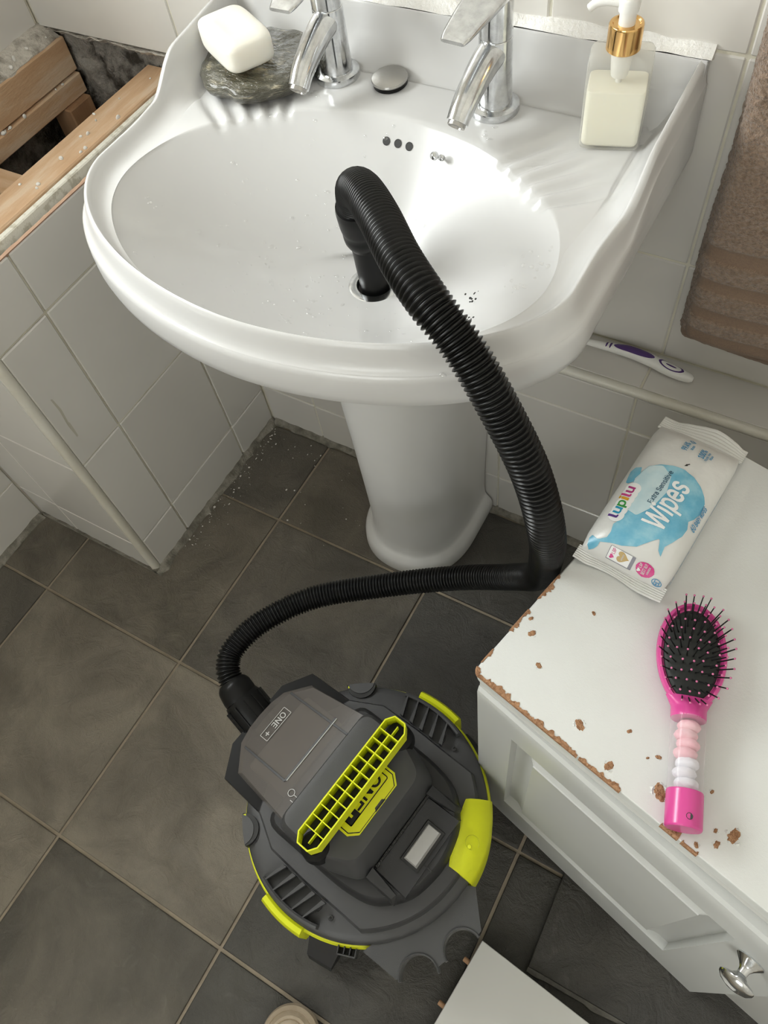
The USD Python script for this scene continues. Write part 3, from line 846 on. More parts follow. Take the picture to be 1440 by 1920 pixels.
# ------------------------------------------------------------------ soap, stone, dispenser
st = thing("stone_soap_dish", "wet dark olive layered slate stone under the soap bar", "soap dish", (0.056, 0.2005, ZD + 0.001))
NS = 120
t = np.linspace(0, 2 * math.pi, NS, endpoint=False)
rad = np.array([np.interp(a_ % (2 * math.pi), np.radians([0, 45, 90, 135, 180, 225, 270, 315, 360]), [0.078, 0.082, 0.070, 0.068, 0.070, 0.068, 0.070, 0.076, 0.078]) for a_ in t])
rad = rad + 0.004 * (meshkit.noise(np.c_[np.cos(t) * 3, np.sin(t) * 3, t * 0], 2) - 0.5) * 2
rg = []
for s, z in ((0.80, 0.0005), (0.92, 0.003), (0.985, 0.008), (1.0, 0.012), (0.985, 0.016), (0.95, 0.0185), (0.93, 0.0195), (0.88, 0.0205), (0.8, 0.0222), (0.7, 0.0226), (0.55, 0.0228), (0.4, 0.0232), (0.25, 0.0232), (0.1, 0.0232)):
    j_ = 1 + 0.020 * (meshkit.noise(np.c_[np.cos(t) * 5, np.sin(t) * 5, np.full(NS, z * 900)], 8) - 0.5) * 2
    xy = np.c_[np.cos(t), np.sin(t)] * (rad * s * j_)[:, None]
    zz = z + (0.0035 * (meshkit.fbm(np.c_[xy * 55, np.full(NS, 1.0)], 4, 4) - 0.5) if z > 0.004 else 0)
    rg.append(np.c_[xy, np.broadcast_to(zz, NS)])
part("slab", flip_ok(loft(rg)), STONE, st, smooth=60)
fp = [(-0.056, 0.010), (-0.056, -0.010), (-0.043, -0.024), (-0.022, -0.031), (0.008, -0.030), (0.02, -0.02), (-0.02, 0.0)]
blob = roundpoly(fp, 0.02, 6)
fm = plateau([(blob, 0.0215), (scaled(blob, 0.95), 0.0262), (scaled(blob, 0.6), 0.0266)])
part("soapy_film", flip_ok(fm), FOAMY, st, label="bluish soap residue")
sb = thing("soap_bar", "cream white bar of soap lying on the wet slate stone", "soap", (0.042, 0.190, ZD + 0.0268), -29)


def superbox(hx, hy, hz, e=3.2, n=4):
    m = trimesh.creation.icosphere(subdivisions=n)
    v_ = m.vertices
    s = (np.abs(v_) ** e).sum(1) ** (-1 / e)
    m.vertices = v_ * s[:, None] * [hx, hy, hz]
    return m


sm = superbox(0.0485, 0.0305, 0.0172, 5.2, 5)
sm.apply_translation([0, 0, 0.0172])
vz = sm.vertices
dent = np.exp(-((vz[:, 0] / 0.028) ** 4 + (vz[:, 1] / 0.014) ** 4))
sm.vertices = np.c_[vz[:, 0], vz[:, 1], vz[:, 2] - 0.0012 * dent * (vz[:, 2] > 0.02)]
part("bar", sm, SOAP, sb, smooth=True)

DZ = -0.0125
dp = thing("soap_dispenser", "clear square pump bottle half full of cream soap with a gold collar", "soap dispenser", (0.4840, 0.2190, ZD + 0.0008), 15)
hw, hd = 0.0295, 0.0215


def rsq(hw, hd, r, n=8):
    return roundpoly([(-hw, -hd), (hw, -hd), (hw, hd), (-hw, hd)], r, n)


part("bottle", flip_ok(plateau([(rsq(hw - 0.004, hd - 0.004, 0.006), 0.0), (rsq(hw - 0.001, hd - 0.001, 0.007), 0.002), (rsq(hw, hd, 0.007), 0.005), (rsq(hw + 0.0004, hd + 0.0004, 0.007), 0.05), (rsq(hw, hd, 0.007), 0.0825), (rsq(hw - 0.002, hd - 0.002, 0.008), 0.0865), (rsq(hw - 0.008, hd - 0.007, 0.009), 0.0890), (rsq(0.015, 0.0145, 0.0140), 0.0905)])), GLASSY, dp, smooth=50)
part("liquid_soap", flip_ok(plateau([(rsq(hw - 0.006, hd - 0.006, 0.006), 0.0025), (rsq(hw - 0.003, hd - 0.003, 0.006), 0.004), (rsq(hw - 0.0018, hd - 0.0018, 0.006), 0.007), (rsq(hw - 0.0018, hd - 0.0018, 0.006), 0.0580), (rsq(hw - 0.003, hd - 0.003, 0.006), 0.0592)])), LOTION, dp, smooth=50)
part("collar", moved(lathe([(0.0150, 0.1025), (0.0158, 0.1035), (0.0158, 0.1240), (0.0150, 0.1255), (0.0128, 0.1258), (0.0115, 0.1245)], 64), (0, 0, DZ)), GOLD, dp)
part("pump_tube", moved(lathe([(0.0075, 0.078), (0.0082, 0.080), (0.0105, 0.102)], 32), (0, 0, DZ)), WPLAS, dp)
part("dip_tube", lathe([(0.0028, 0.010), (0.0028, 0.068)], 16), WPLAS, dp)
head = cat_(lathe([(0.0108, 0.122), (0.0102, 0.1265), (0.0075, 0.1275), (0.0075, 0.139), (0.0092, 0.1395), (0.0098, 0.149), (0.0085, 0.1515), (0.003, 0.152)], 40),
            sweep(catmull([(0, 0, 0.1455), (-0.016, 0.0, 0.1465), (-0.028, 0.0, 0.1440), (-0.035, 0.0, 0.1385)], 24), np.linspace(0.0052, 0.0036, 24), 20))
part("pump_head", moved(head, (0, 0, DZ - 0.004), rz=-8), WPLAS, dp)

# ------------------------------------------------------------------ droplets and crumbs in the bowl
dr = []
for j in range(260):
    u_ = rng.random()
    if u_ < 0.62:
        x, y = rng.normal(0.215, 0.055), rng.normal(0.02, 0.085)
    elif u_ < 0.8:
        x, y = rng.normal(0.35, 0.05), rng.normal(-0.09, 0.03)
    else:
        x, y = rng.uniform(0.05, 0.49), rng.uniform(-0.13, 0.15)
    h = basin_hit([x, y, 1.2], [0, 0, -1])
    if h is None:
        continue
    p, nn = h
    if p[2] > 0.788 or np.hypot(x - bx, y - by) < 0.036:
        continue
    nn = nn if nn[2] > 0 else -nn
    s = 0.0008 + 0.0021 * rng.random() ** 2.2
    m = trimesh.creation.icosphere(subdivisions=1, radius=1.0)
    vv_ = m.vertices * [s * rng.uniform(0.8, 1.7), s, s * 0.55]
    dr.append(moved(TM(vv_, m.faces), p, R=along(nn)))
for cxy in ((0.470, 0.03), (0.485, 0.045), (0.478, 0.02), (0.492, 0.028), (0.476, 0.055), (0.145, 0.185), (0.365, 0.185), (0.05, -0.02)):
    for q in range(4):
        s = rng.uniform(0.0012, 0.003)
        h = basin_hit([cxy[0] + rng.normal(0, 0.006), cxy[1] + rng.normal(0, 0.006), 1.2], [0, 0, -1])
        m = trimesh.creation.icosphere(subdivisions=2, radius=1.0)
        m.vertices *= [s * rng.uniform(0.8, 1.8), s, s * 0.3]
        dr.append(moved(m, h[0]))
g = usdkit.mesh(stage, "/World/water_droplets", cat_(dr), WATER, smooth=True).GetPrim()
meta(g, "scattered clear water droplets clinging inside the basin bowl", "water", kind="stuff")
cr = []
for (x, y), n_ in (((0.415, 0.028), 4), ((0.432, -0.012), 12), ((0.43, 0.03), 5), ((0.30, 0.085), 3)):
    for q in range(n_):
        s = rng.uniform(0.0005, 0.0014)
        h = basin_hit([x + rng.normal(0, 0.006), y + rng.normal(0, 0.009), 1.2], [0, 0, -1])
        if h is None:
            continue
        m = trimesh.creation.icosphere(subdivisions=1, radius=s); m.vertices *= rng.uniform(0.6, 1.5, 3)
        cr.append(moved(m, h[0]))
g = usdkit.mesh(stage, "/World/dirt_specks", cat_(cr), CRUMB).GetPrim()
meta(g, "dark dirt specks in the right side of the basin bowl", "dirt", kind="stuff")

# ------------------------------------------------------------------ wet-and-dry vacuum: local x = a (towards the switch), y = b (along the handle)
vc = thing("wet_dry_vacuum", "grey and lime round wet and dry vacuum cleaner on the slate floor", "vacuum cleaner", (0.471, -0.408, 0.0), -9.38)


def circ(r, n=72, c=(0, 0)):
    t_ = np.linspace(0, 2 * math.pi, n, endpoint=False)
    return np.c_[c[0] + r * np.cos(t_), c[1] + r * np.sin(t_)]


part("bucket", lathe([(0.128, 0.018), (0.134, 0.022), (0.139, 0.05), (0.152, 0.19), (0.156, 0.205)], 96), DGREY2, vc)
part("seal_ring", lathe([(0.155, 0.203), (0.1635, 0.205), (0.1655, 0.2095), (0.1635, 0.214), (0.155, 0.216)], 120), LIME, vc, label="lime ring between bucket and lid")
part("lid", lathe([(0.150, 0.212), (0.1600, 0.2145), (0.1615, 0.219), (0.1605, 0.226), (0.157, 0.2305), (0.150, 0.2335), (0.135, 0.2375), (0.11, 0.240), (0.05, 0.241)], 120), DGREY, vc)
a_ = np.radians(np.linspace(-52, 52, 30))
stp = np.vstack([np.c_[0.150 * np.cos(a_), 0.150 * np.sin(a_)], [[0.06, 0.1185], [0.0, 0.120], [-0.06, 0.1185], [-0.105, 0.095], [-0.125, 0.05], [-0.125, -0.05], [-0.105, -0.095], [-0.06, -0.1185], [0.0, -0.120], [0.06, -0.1185]]])
part("lid_step", flip_ok(plateau([(stp, 0.228), (scaled(stp, 0.985, (0, 0)), 0.243), (scaled(stp, 0.965, (0, 0)), 0.2475), (scaled(stp, 0.8, (0, 0)), 0.249)])), DGREY, vc, smooth=40)
dom = roundpoly([(-0.085, -0.098), (0.045, -0.096), (0.088, -0.088), (0.122, -0.052), (0.132, 0.0), (0.122, 0.052), (0.088, 0.088), (0.045, 0.096), (-0.085, 0.098)], 0.02, 5)
part("motor_dome", flip_ok(plateau([(scaled(dom, 1.0, (0.02, 0)), 0.245), (scaled(dom, 0.985, (0.02, 0)), 0.262), (scaled(dom, 0.95, (0.02, 0)), 0.270), (scaled(dom, 0.925, (0.02, 0)), 0.2725), (scaled(dom, 0.6, (0.02, 0)), 0.274)])), DGREY2, vc, smooth=30)
blk = roundpoly([(-0.062, -0.091), (0.020, -0.091), (0.066, -0.072), (0.066, 0.072), (0.020, 0.091), (-0.062, 0.091)], 0.016, 6)
blk2 = roundpoly([(-0.055, -0.086), (0.008, -0.086), (0.053, -0.066), (0.053, 0.066), (0.008, 0.086), (-0.055, 0.086)], 0.016, 6)
part("battery_housing", flip_ok(plateau([(blk, 0.262), (scaled(blk, 0.99, (0, 0)), 0.285), (blk2, 0.312), (scaled(blk2, 0.95, (0, 0)), 0.3175), (scaled(blk2, 0.8, (0, 0)), 0.3185)])), DGREY, vc, smooth=40)
lab = [(-0.012, -0.046), (0.025, -0.046), (0.036, -0.036), (0.036, 0.036), (0.025, 0.046), (-0.012, 0.046)]
lb = part("badge", prism(Polygon(lab), 0.3182, 0.3196), LABELY, vc, smooth=False, label="lime badge reading ONE+")
in1 = Polygon(scaled(lab, 0.94, (0.012, 0))); in2 = Polygon(scaled(lab, 0.915, (0.012, 0)))
part("badge_border", prism(in1.difference(in2), 0.3196, 0.3199), PRINTBLACK, lb, smooth=False)
part("badge_notch", prism(Polygon([(0.0355, -0.004), (0.0315, -0.001), (0.0315, 0.012), (0.0355, 0.015)]), 0.3196, 0.3199), DGREY, lb, smooth=False)
pill = sbox(0.000, -0.032, 0.0195, 0.034).buffer(0.003)
part("badge_outline", prism(pill.difference(pill.buffer(-0.0012)), 0.3196, 0.3199), PRINTBLACK, lb, smooth=False)
part("badge_tab", prism(sbox(-0.0015, -0.0335, 0.0210, -0.018).buffer(0.0015), 0.3196, 0.3199), PRINTBLACK, lb, smooth=False)
w_ = txt("ONE", 0.0155, 0.0003, True)
w_.apply_translation([-w_.bounds[1][0] / 2, -w_.bounds[1][1] / 2, 0])
part("badge_lettering", moved(TM(w_.vertices * [0.047 / np.ptp(w_.vertices[:, 0]), 1, 1], w_.faces), (0.0105, 0.0085, 0.3196), rz=-90), PRINTBLACK, lb, smooth=False)
w_ = sbox(-0.0018, -0.006, 0.0018, 0.006).union(sbox(-0.006, -0.0018, 0.006, 0.0018))
part("badge_plus", moved(prism(w_, 0.3199, 0.3202), (0.0105, -0.0255, 0)), LABELY, lb, smooth=False)

# carrying handle: an open lime lattice standing on two stubs
ho = [(-0.0150, -0.077), (-0.0075, -0.0875), (0.0085, -0.0875), (0.0160, -0.077), (0.0160, 0.084), (0.0085, 0.0945), (-0.0075, 0.0945), (-0.0150, 0.084)]
HO = Polygon(ho)
z0, z1 = 0.336, 0.362
hb = part("handle", prism(HO.difference(HO.buffer(-0.0017)), z0, z1), LIME, vc, smooth=False, label="lime lattice carrying handle")
cells = []
ribs_b = np.linspace(-0.066, 0.072, 11)
for q in ribs_b:
    cells.append(cbox((-0.0140, q - 0.0007, z0), (0.0150, q + 0.0007, z1 - 0.0005), 0.0002))
cells.append(cbox((-0.0002, -0.066, z0), (0.0014, 0.072, z1 - 0.001), 0.0002))
cells.append(cbox((-0.0002, -0.080, z0), (0.0014, -0.066, z1 - 0.012), 0.0002))
cells.append(cbox((-0.0002, 0.072, z0), (0.0014, 0.088, z1 - 0.012), 0.0002))
for j, m in enumerate(cells):
    part("handle_rib", m, LIME, hb, smooth=False)
part("handle_shade_plate", cbox((-0.0145, -0.066, z0 - 0.001), (0.0155, 0.072, z0 + 0.0012), 0.0003), DGREY2, hb, smooth=False, label="dark plate put in for the shade inside the handle lattice")  # dark grey plate stands for the shade in the lattice cells
for s in (-1, 1):
    part("handle_stub", flip_ok(plateau([(circ(0.020, 32, (0.001, s * 0.080 + 0.003)), 0.300), (circ(0.018, 32, (0.001, s * 0.080 + 0.003)), 0.318), (circ(0.0115, 32, (0.0005, s * 0.081 + 0.003)), 0.324), (circ(0.0105, 32, (0.0005, s * 0.081 + 0.003)), 0.3405)])), BLACK, vc)

# smoked filter cover
FRONT = [(-0.196, -0.052), (-0.196, 0.052), (-0.172, 0.092), (-0.06, 0.096), (-0.06, -0.096), (-0.172, -0.092)]
part("cover_frame", hull([(x, y, 0.19) for x, y in scaled(FRONT, 0.97, (-0.1, 0))] + [(x, y, 0.238) for x, y in FRONT] + [(x, y, 0.243) for x, y in scaled(FRONT, 0.985, (-0.1, 0))]), BLACK, vc, smooth=20)


def zc(a):
    return 0.276 + (a + 0.160) / 0.120 * 0.036


bot = [(-0.188, y * 0.046) for y in (-1, -0.5, 0, 0.5, 1)]
top = [(-0.166, -0.044), (-0.170, -0.022), (-0.1715, 0), (-0.170, 0.022), (-0.166, 0.044), (-0.142, 0.071), (-0.045, 0.080), (-0.034, 0.046), (-0.034, -0.046), (-0.045, -0.080), (-0.142, -0.071)]
cvb = [(-0.179, -0.044), (-0.184, -0.022), (-0.185, 0), (-0.184, 0.022), (-0.179, 0.044), (-0.154, 0.076), (-0.040, 0.087), (-0.040, -0.087), (-0.154, -0.076)]
ch = hull([(x, y, 0.243) for x, y in cvb] + [(x, y, 0.262) for x, y in scaled(cvb, 0.985, (-0.1, 0))] + [(x, y, zc(x)) for x, y in top])
cv = part("filter_cover", ch, SMOKED, vc, smooth=18, label="smoked see-through filter cover")
part("filter_box", rbox((-0.150, -0.060, 0.243), (-0.070, 0.060, 0.262), 0.006), LGREY, vc, label="grey filter seen through the cover")


def strip(p, q, w, h=0.0012, dz=0.0):
    """thin bar lying on the cover's sloping top from p to q"""
    P, Q = np.array([p[0], p[1], zc(p[0])]), np.array([q[0], q[1], zc(q[0])])
    d = Q - P; L_ = np.linalg.norm(d)
    m = cbox((0, -w / 2, -h * 0.6), (L_, w / 2, h * 0.4), 0.0002)
    x = d / L_; zz_ = np.array([-0.29, 0, 1.0]); zz_ /= np.linalg.norm(zz_); zz_ = zz_ - x * (zz_ @ x); zz_ /= np.linalg.norm(zz_)
    return moved(m, P + zz_ * dz, R=np.c_[x, np.cross(zz_, x), zz_])


for p, q in (((-0.165, -0.0445), (-0.084, -0.0445)), ((-0.165, 0.0475), (-0.036, 0.0475)), ((-0.084, -0.0445), (-0.084, 0.056))):
    part("cover_seam", strip(p, q, 0.0030, dz=0.0007), PRINTBLACK, cv, smooth=False)
for p, q in (((-0.082, -0.043), (-0.082, 0.056)), ((-0.046, -0.040), (-0.046, 0.058)), ((-0.046, -0.040), (-0.054, -0.043))):
    part("cover_ridge", strip(p, q, 0.0013, dz=0.0010), ETCH, cv, smooth=False)
rl = Point(-0.066, -0.050).buffer(0.005).difference(Point(-0.066, -0.050).buffer(0.0040)).union(sbox(-0.061, -0.0505, -0.050, -0.0495)).union(sbox(-0.061, -0.058, -0.048, -0.057))


def on_cover(m, dz=0.0008):
    m = m.copy(); v_ = m.vertices.copy(); v_[:, 2] = zc(v_[:, 0]) + dz + (v_[:, 2] - m.bounds[0][2]); m.vertices = v_
    return m


part("release_mark", on_cover(prism(rl, 0, 0.0004)), ETCH, cv, smooth=False)
w_ = txt("ONE", 0.0085, 0.0004, True)
w_.apply_translation([-w_.bounds[1][0] / 2, -w_.bounds[1][1] / 2, 0])
part("cover_lettering", on_cover(moved(w_, (-0.1505, 0.010, 0), rz=-90)), ETCH, cv, smooth=False)
pill = sbox(-0.1565, -0.020, -0.1445, 0.026).buffer(0.0015)
part("cover_badge_outline", on_cover(prism(pill.difference(pill.buffer(-0.0009)), 0, 0.0004)), ETCH, cv, smooth=False)
w_ = sbox(-0.0008, -0.0032, 0.0008, 0.0032).union(sbox(-0.0032, -0.0008, 0.0032, 0.0008))
part("cover_plus", on_cover(moved(prism(w_, 0, 0.0004), (-0.1505, -0.0135, 0))), ETCH, cv, smooth=False)

# switch console
for s in (-1, 1):
    part("console_cheek", hull([(0.066, s * 0.052, 0.268), (0.110, s * 0.058, 0.262), (0.066, s * 0.068, 0.268), (0.108, s * 0.070, 0.262), (0.066, s * 0.053, 0.292), (0.066, s * 0.066, 0.290), (0.104, s * 0.059, 0.2745), (0.102, s * 0.066, 0.2735)]), DGREY2, vc, smooth=False)
part("switch_panel", hull([(0.068, -0.052, 0.262), (0.115, -0.058, 0.262), (0.068, 0.052, 0.262), (0.115, 0.058, 0.262), (0.069, -0.052, 0.281), (0.069, 0.052, 0.281), (0.115, -0.054, 0.2755), (0.115, 0.054, 0.2755)]), DGREY2, vc, smooth=False)
part("vent_slit", cat_([cbox((0.0665, -0.050, 0.279), (0.0695, 0.055, 0.2855), 0.0004)] + [cbox((0.0668, -0.050 + 0.004 * j, 0.2840), (0.0700, -0.0478 + 0.004 * j, 0.2872), 0.0003) for j in range(14)]), PRINTBLACK, vc, smooth=False, label="black row of vent slits above the switch")
sl = math.degrees(math.atan2(-0.0055, 0.046))
Ry = trimesh.transformations.rotation_matrix(math.radians(-sl), [0, 1, 0])[:3, :3]
sw = part("switch_bezel", moved(cbox((-0.0135, -0.0285, -0.003), (0.0135, 0.0285, 0.003), 0.001), (0.097, 0.0035, 0.2775), R=Ry), PRINTBLACK, vc, smooth=False)
part("rocker", moved(hull([(-0.0100, -0.0250, 0.0), (0.0100, -0.0250, 0.0), (0.0100, 0.0250, 0.0), (-0.0100, 0.0250, 0.0), (-0.0085, -0.0235, 0.0085), (0.0070, -0.0235, 0.0085), (0.0070, 0.0180, 0.0045), (-0.0085, 0.0180, 0.0045), (-0.0085, 0.0235, 0.0050), (0.0070, 0.0235, 0.0050)]), (0.097, 0.0035, 0.2795), R=Ry), LGREY, sw, smooth=False, label="light grey rocker switch")
part("switch_mark", moved(cbox((0, -0.001, -0.0004), (0.012, 0.001, 0.0004), 0.0002), (0.1105, -0.0125, 0.2766), R=Ry), PRINTBLACK, sw, smooth=False)

# grips at both sides: dark pockets with fins, lime latches, round lid clips
for s in (-1, 1):
    gp = roundpoly([(-0.048, s * 0.146), (-0.033, s * 0.121), (0.030, s * 0.119), (0.038, s * 0.128), (0.022, s * 0.150), (-0.010, s * 0.1535)][::s], 0.006, 4)
    part("grip_pocket", flip_ok(plateau([(gp, 0.225), (gp, 0.2405), (scaled(gp, 0.9), 0.2408)])), PRINTBLACK, vc, smooth=30, label="dark finned grip pocket")
    for j in range(5):
        a0 = -0.041 + 0.0165 * j
        yo, yi = (0.1515 - abs(a0 + 0.005) * 0.10), 0.1195
        fin = hull([(a0 + d, s * y, z) for d, y, z in ((0, yo, 0.236), (0.0016, yo, 0.236), (0.009, yi, 0.236), (0.0125, yi, 0.236), (0, yo, 0.249), (0.0016, yo, 0.249), (0.008, yi, 0.2515), (0.0135, yi, 0.2515))])
        part("grip_fin", fin, DGREY, vc, smooth=False)
    q = np.radians(np.linspace(-16.5, 17.5, 16))
    ow = [np.array([[r * np.sin(x), s * r * np.cos(x), z] for r, z in ((0.1555, 0.228), (0.1555, 0.2485), (0.1530, 0.2500), (0.1505, 0.2485), (0.1505, 0.228))]) for x in q]
    part("grip_rim", flip_ok(loft(ow)), DGREY, vc, smooth=40)
    q = np.radians(np.linspace(-11.5, 10.5, 14))
    lt = [np.array([[r * np.sin(x), s * r * np.cos(x), z] for r, z in ((0.1610, 0.165), (0.1610, 0.2235), (0.1640, 0.2260), (0.1700, 0.2250), (0.1735, 0.2185), (0.1735, 0.172), (0.170, 0.165))]) for x in q]
    part("latch", flip_ok(loft(lt)), LIME, vc, smooth=40, label="lime side latch")
    cxy = (-0.106, s * 0.1225)
    LIDC = Point(0, 0).buffer(0.1625, quad_segs=40)
    part("lid_clip", prism(Point(*cxy).buffer(0.0205, quad_segs=12).intersection(LIDC), 0.222, 0.2385), PRINTBLACK, vc, smooth=False)
    c2 = (-0.1095, s * 0.1265)
    part("lid_clip_button", prism(Point(*c2).buffer(0.0195, quad_segs=12).intersection(LIDC), 0.222, 0.2395), DGREY, vc, smooth=False)
    part("clip_slit", moved(cbox((-0.0018, -0.0012, -0.001), (0.0018, 0.0012, 0.001), 0.0003), (-0.1170, s * 0.1080, 0.2380), rz=s * -55), LIME, vc, smooth=False)
    part("lid_screw", moved(lathe([(0.0036, 0), (0.0034, 0.0012), (0.0015, 0.0014), (0.001, 0.0004)], 16), (0.052, s * 0.128, 0.2385)), PRINTBLACK, vc)
# lime exhaust port
th = np.radians(np.linspace(3, 39, 20))
sp = []
for q, x in enumerate(th):
    u_ = q / 19
    ri = 0.128 - 0.004 * math.sin(u_ * math.pi) + 0.012 * abs(u_ - 0.5) ** 3 * 8 * 0.4
    ro = 0.1665 + 0.001 * math.sin(u_ * math.pi)
    bul = 0.004 * math.sin(u_ * math.pi)
    sp.append(np.array([[r * math.cos(x), r * math.sin(x), z] for r, z in ((ri, 0.23), (ri, 0.2515 + bul), (ri + 0.006, 0.2530 + bul), (0.150, 0.2475 + bul), (ro - 0.004, 0.2360 + bul * 0.5), (ro, 0.229), (ro, 0.150), (ro - 0.008, 0.150))]))
ex = part("exhaust_port", flip_ok(loft(sp)), LIME, vc, smooth=40, label="lime cover of the exhaust port")
part("port_boss", moved(lathe([(0.0028, 0), (0.0024, 0.0018), (0.001, 0.0022)], 16), (0.140, 0.040, 0.2535)), LIME, ex)
ang = np.radians(np.linspace(0, 300, 24))
part("port_mark", sweep(np.c_[0.140 + 0.0085 * np.cos(ang), 0.046 + 0.0085 * np.sin(ang), 0.2545 - 0.003 * np.cos(ang)], 0.0004, 6), mat("lime_moulding", (0.50, 0.53, 0.01), 0.5), ex)
# accessory holder with two open hooks
hk = Polygon([(0.100, -0.134), (0.150, -0.1315), (0.156, -0.124), (0.1805, -0.0905), (0.1845, -0.0765), (0.199, -0.036), (0.199, -0.027), (0.166, 0.008), (0.150, 0.0), (0.135, -0.06), (0.11, -0.10)])
c1, c2 = Point(0.1690, -0.1120).buffer(0.0245), Point(0.1940, -0.0570).buffer(0.0245)
hk = hk.difference(c1).difference(c2)
hh = part("accessory_holder", moved(prism(hk, 0.214, 0.223), (0.004, 0.002, 0)), DGREY, vc, smooth=False, label="grey accessory holder with two open hooks")
for cx_, cy_, a0, a1 in ((0.1690, -0.1120, 47, 233), (0.1940, -0.0570, 75, 248)):
    q = np.radians(np.linspace(a0, a1, 40))
    part("hook_lip", loft([np.array([[cx_ + r * math.cos(x), cy_ + r * math.sin(x), z] for r, z in ((0.0225, 0.185), (0.0225, 0.2240), (0.0240, 0.2252), (0.0255, 0.2240), (0.0255, 0.185))]) + [0.004, 0.002, 0] for x in q]), DGREY, hh, smooth=40)
cl = part("cord_clip", moved(cat_([cbox((-0.012, -0.005, 0.196), (0.012, -0.0030, 0.216), 0.0005), cbox((-0.012, -0.005, 0.196), (-0.0105, 0.006, 0.216), 0.0005), cbox((0.0105, -0.005, 0.196), (0.012, 0.006, 0.216), 0.0005), cbox((-0.0045, -0.005, 0.196), (-0.003, 0.006, 0.214), 0.0004), cbox((0.003, -0.005, 0.196), (0.0045, 0.006, 0.214), 0.0004), cbox((-0.012, -0.005, 0.194), (0.012, 0.008, 0.198), 0.0005)]), (0.0875, -0.1455, 0), rz=27), DGREY, vc, smooth=False)
for ang in (-78, 78, 150, 210):
    x = math.radians(ang); d = np.array([math.cos(x), math.sin(x)]); n_ = np.array([-d[1], d[0]])
    pts = []
    for r, w, z in ((0.120, 0.030, 0.10), (0.150, 0.028, 0.085), (0.196, 0.020, 0.042), (0.201, 0.018, 0.020), (0.198, 0.016, 0.006), (0.120, 0.030, 0.012)):
        for s in (-1, 1):
            p = d * r + n_ * s * w; pts.append((p[0], p[1], z))
    ft = part("caster_leg", hull(pts), DGREY2, vc, smooth=False)
    ball = trimesh.creation.icosphere(subdivisions=2, radius=0.013); ball.apply_translation([*(d * 0.176), 0.013])
    part("caster_ball", ball, BLACK, ft, smooth=True)
ic = [(-0.196, 0.0, 0.213), (-0.176, 0.0, 0.213)]
part("inlet_collar", moved(lathe([(0.0245, 0.0), (0.0285, 0.001), (0.0285, 0.012), (0.026, 0.014), (0.026, 0.020)], 48), (-0.196, 0.0, 0.218), R=along((1, -0.1, -0.2))), BLACK, vc)

# ------------------------------------------------------------------ hose from the basin waste to the vacuum
hs = thing("vacuum_hose", "ribbed black hose running from the basin plughole over the rim to the vacuum", "hose", (0.281, 0.056, 0.667))
H0 = np.array([0.281, 0.056, 0.667])
HP = [(0.2835, 0.040, 0.783, 0.0195), (0.297, 0.026, 0.815, 0.0200), (0.326, -0.002, 0.838, 0.0198), (0.368, -0.043, 0.853, 0.0192), (0.413, -0.086, 0.857, 0.0186), (0.452, -0.113, 0.850, 0.0184), (0.489, -0.126, 0.826, 0.0182),
      (0.524, -0.138, 0.788, 0.0180), (0.564, -0.151, 0.727, 0.0180), (0.588, -0.160, 0.655, 0.0180), (0.584, -0.135, 0.550, 0.0180), (0.570, -0.108, 0.455, 0.0180), (0.530, -0.088, 0.378, 0.0178), (0.458, -0.094, 0.322, 0.0178),
      (0.362, -0.135, 0.287, 0.0178), (0.268, -0.195, 0.270, 0.0178), (0.217, -0.264, 0.268, 0.0178), (0.2005, -0.316, 0.262, 0.0178), (0.2080, -0.343, 0.2575, 0.0178), (0.2250, -0.3585, 0.2510, 0.0178)]
P0 = catmull(HP, 400)
L_ = np.sum(np.linalg.norm(np.diff(P0[:, :3], axis=0), axis=1))
nr = int(L_ / 0.0048)
PH = catmull(HP, nr * 5 + 1)
ph = np.linspace(0, nr, len(PH))
wv = (0.5 + 0.5 * np.cos(2 * math.pi * ph)) ** 0.7
part("corrugated_tube", sweep(PH[:, :3] - H0, PH[:, 3] - 0.0040 * (1 - wv), 26), HOSEM, hs, smooth=True)
noz = catmull([(0.281, 0.056, 0.650), (0.2815, 0.0535, 0.700), (0.282, 0.050, 0.735)], 12)
part("nozzle", sweep(noz - H0, np.interp(np.linspace(0, 1, 12), [0, 0.45, 0.55, 1], [0.0165, 0.0172, 0.0175, 0.0172]), 36), BLACK, hs)
con = catmull([(0.282, 0.0505, 0.728), (0.2825, 0.0470, 0.752), (0.2845, 0.0385, 0.786)], 14)
part("connector", sweep(con - H0, [0.0185, 0.0205, 0.0222, 0.0226, 0.0226, 0.0218, 0.0228, 0.0230, 0.0230, 0.0229, 0.0228, 0.0226, 0.0222, 0.0212], 40), BLACK, hs)
e0, e1_ = np.array([0.2215, -0.3565, 0.2525]), np.array([0.2470, -0.3690, 0.243])
part("end_cuff", sweep(np.array([e0 + (e1_ - e0) * s for s in np.linspace(0, 1, 8)]) - H0, [0.0190, 0.0225, 0.0242, 0.0246, 0.0250, 0.0253, 0.0254, 0.0248], 40), BLACK, hs)
e2_ = np.array([0.2930, -0.3845, 0.223])
nut = sweep(np.array([e1_ + (e2_ - e1_) * s for s in np.linspace(-0.05, 1, 8)]) - H0, [0.0262, 0.0284, 0.0287, 0.0288, 0.0289, 0.0290, 0.0290, 0.0284], 40)
cn = part("cuff_nut", nut, BLACK, hs)
dv = (e2_ - e1_) / np.linalg.norm(e2_ - e1_)
Rn = along(dv)
for j in range(12):
    x = 2 * math.pi * j / 12
    m = cbox((-0.0014, -0.0010, 0.003), (0.0016, 0.0010, 0.046), 0.0004)
    m.apply_translation([0.0289, 0, 0])
    m = moved(m, rz=math.degrees(x))
    part("nut_rib", moved(m, e1_ - H0, R=Rn), BLACK, cn, smooth=False)

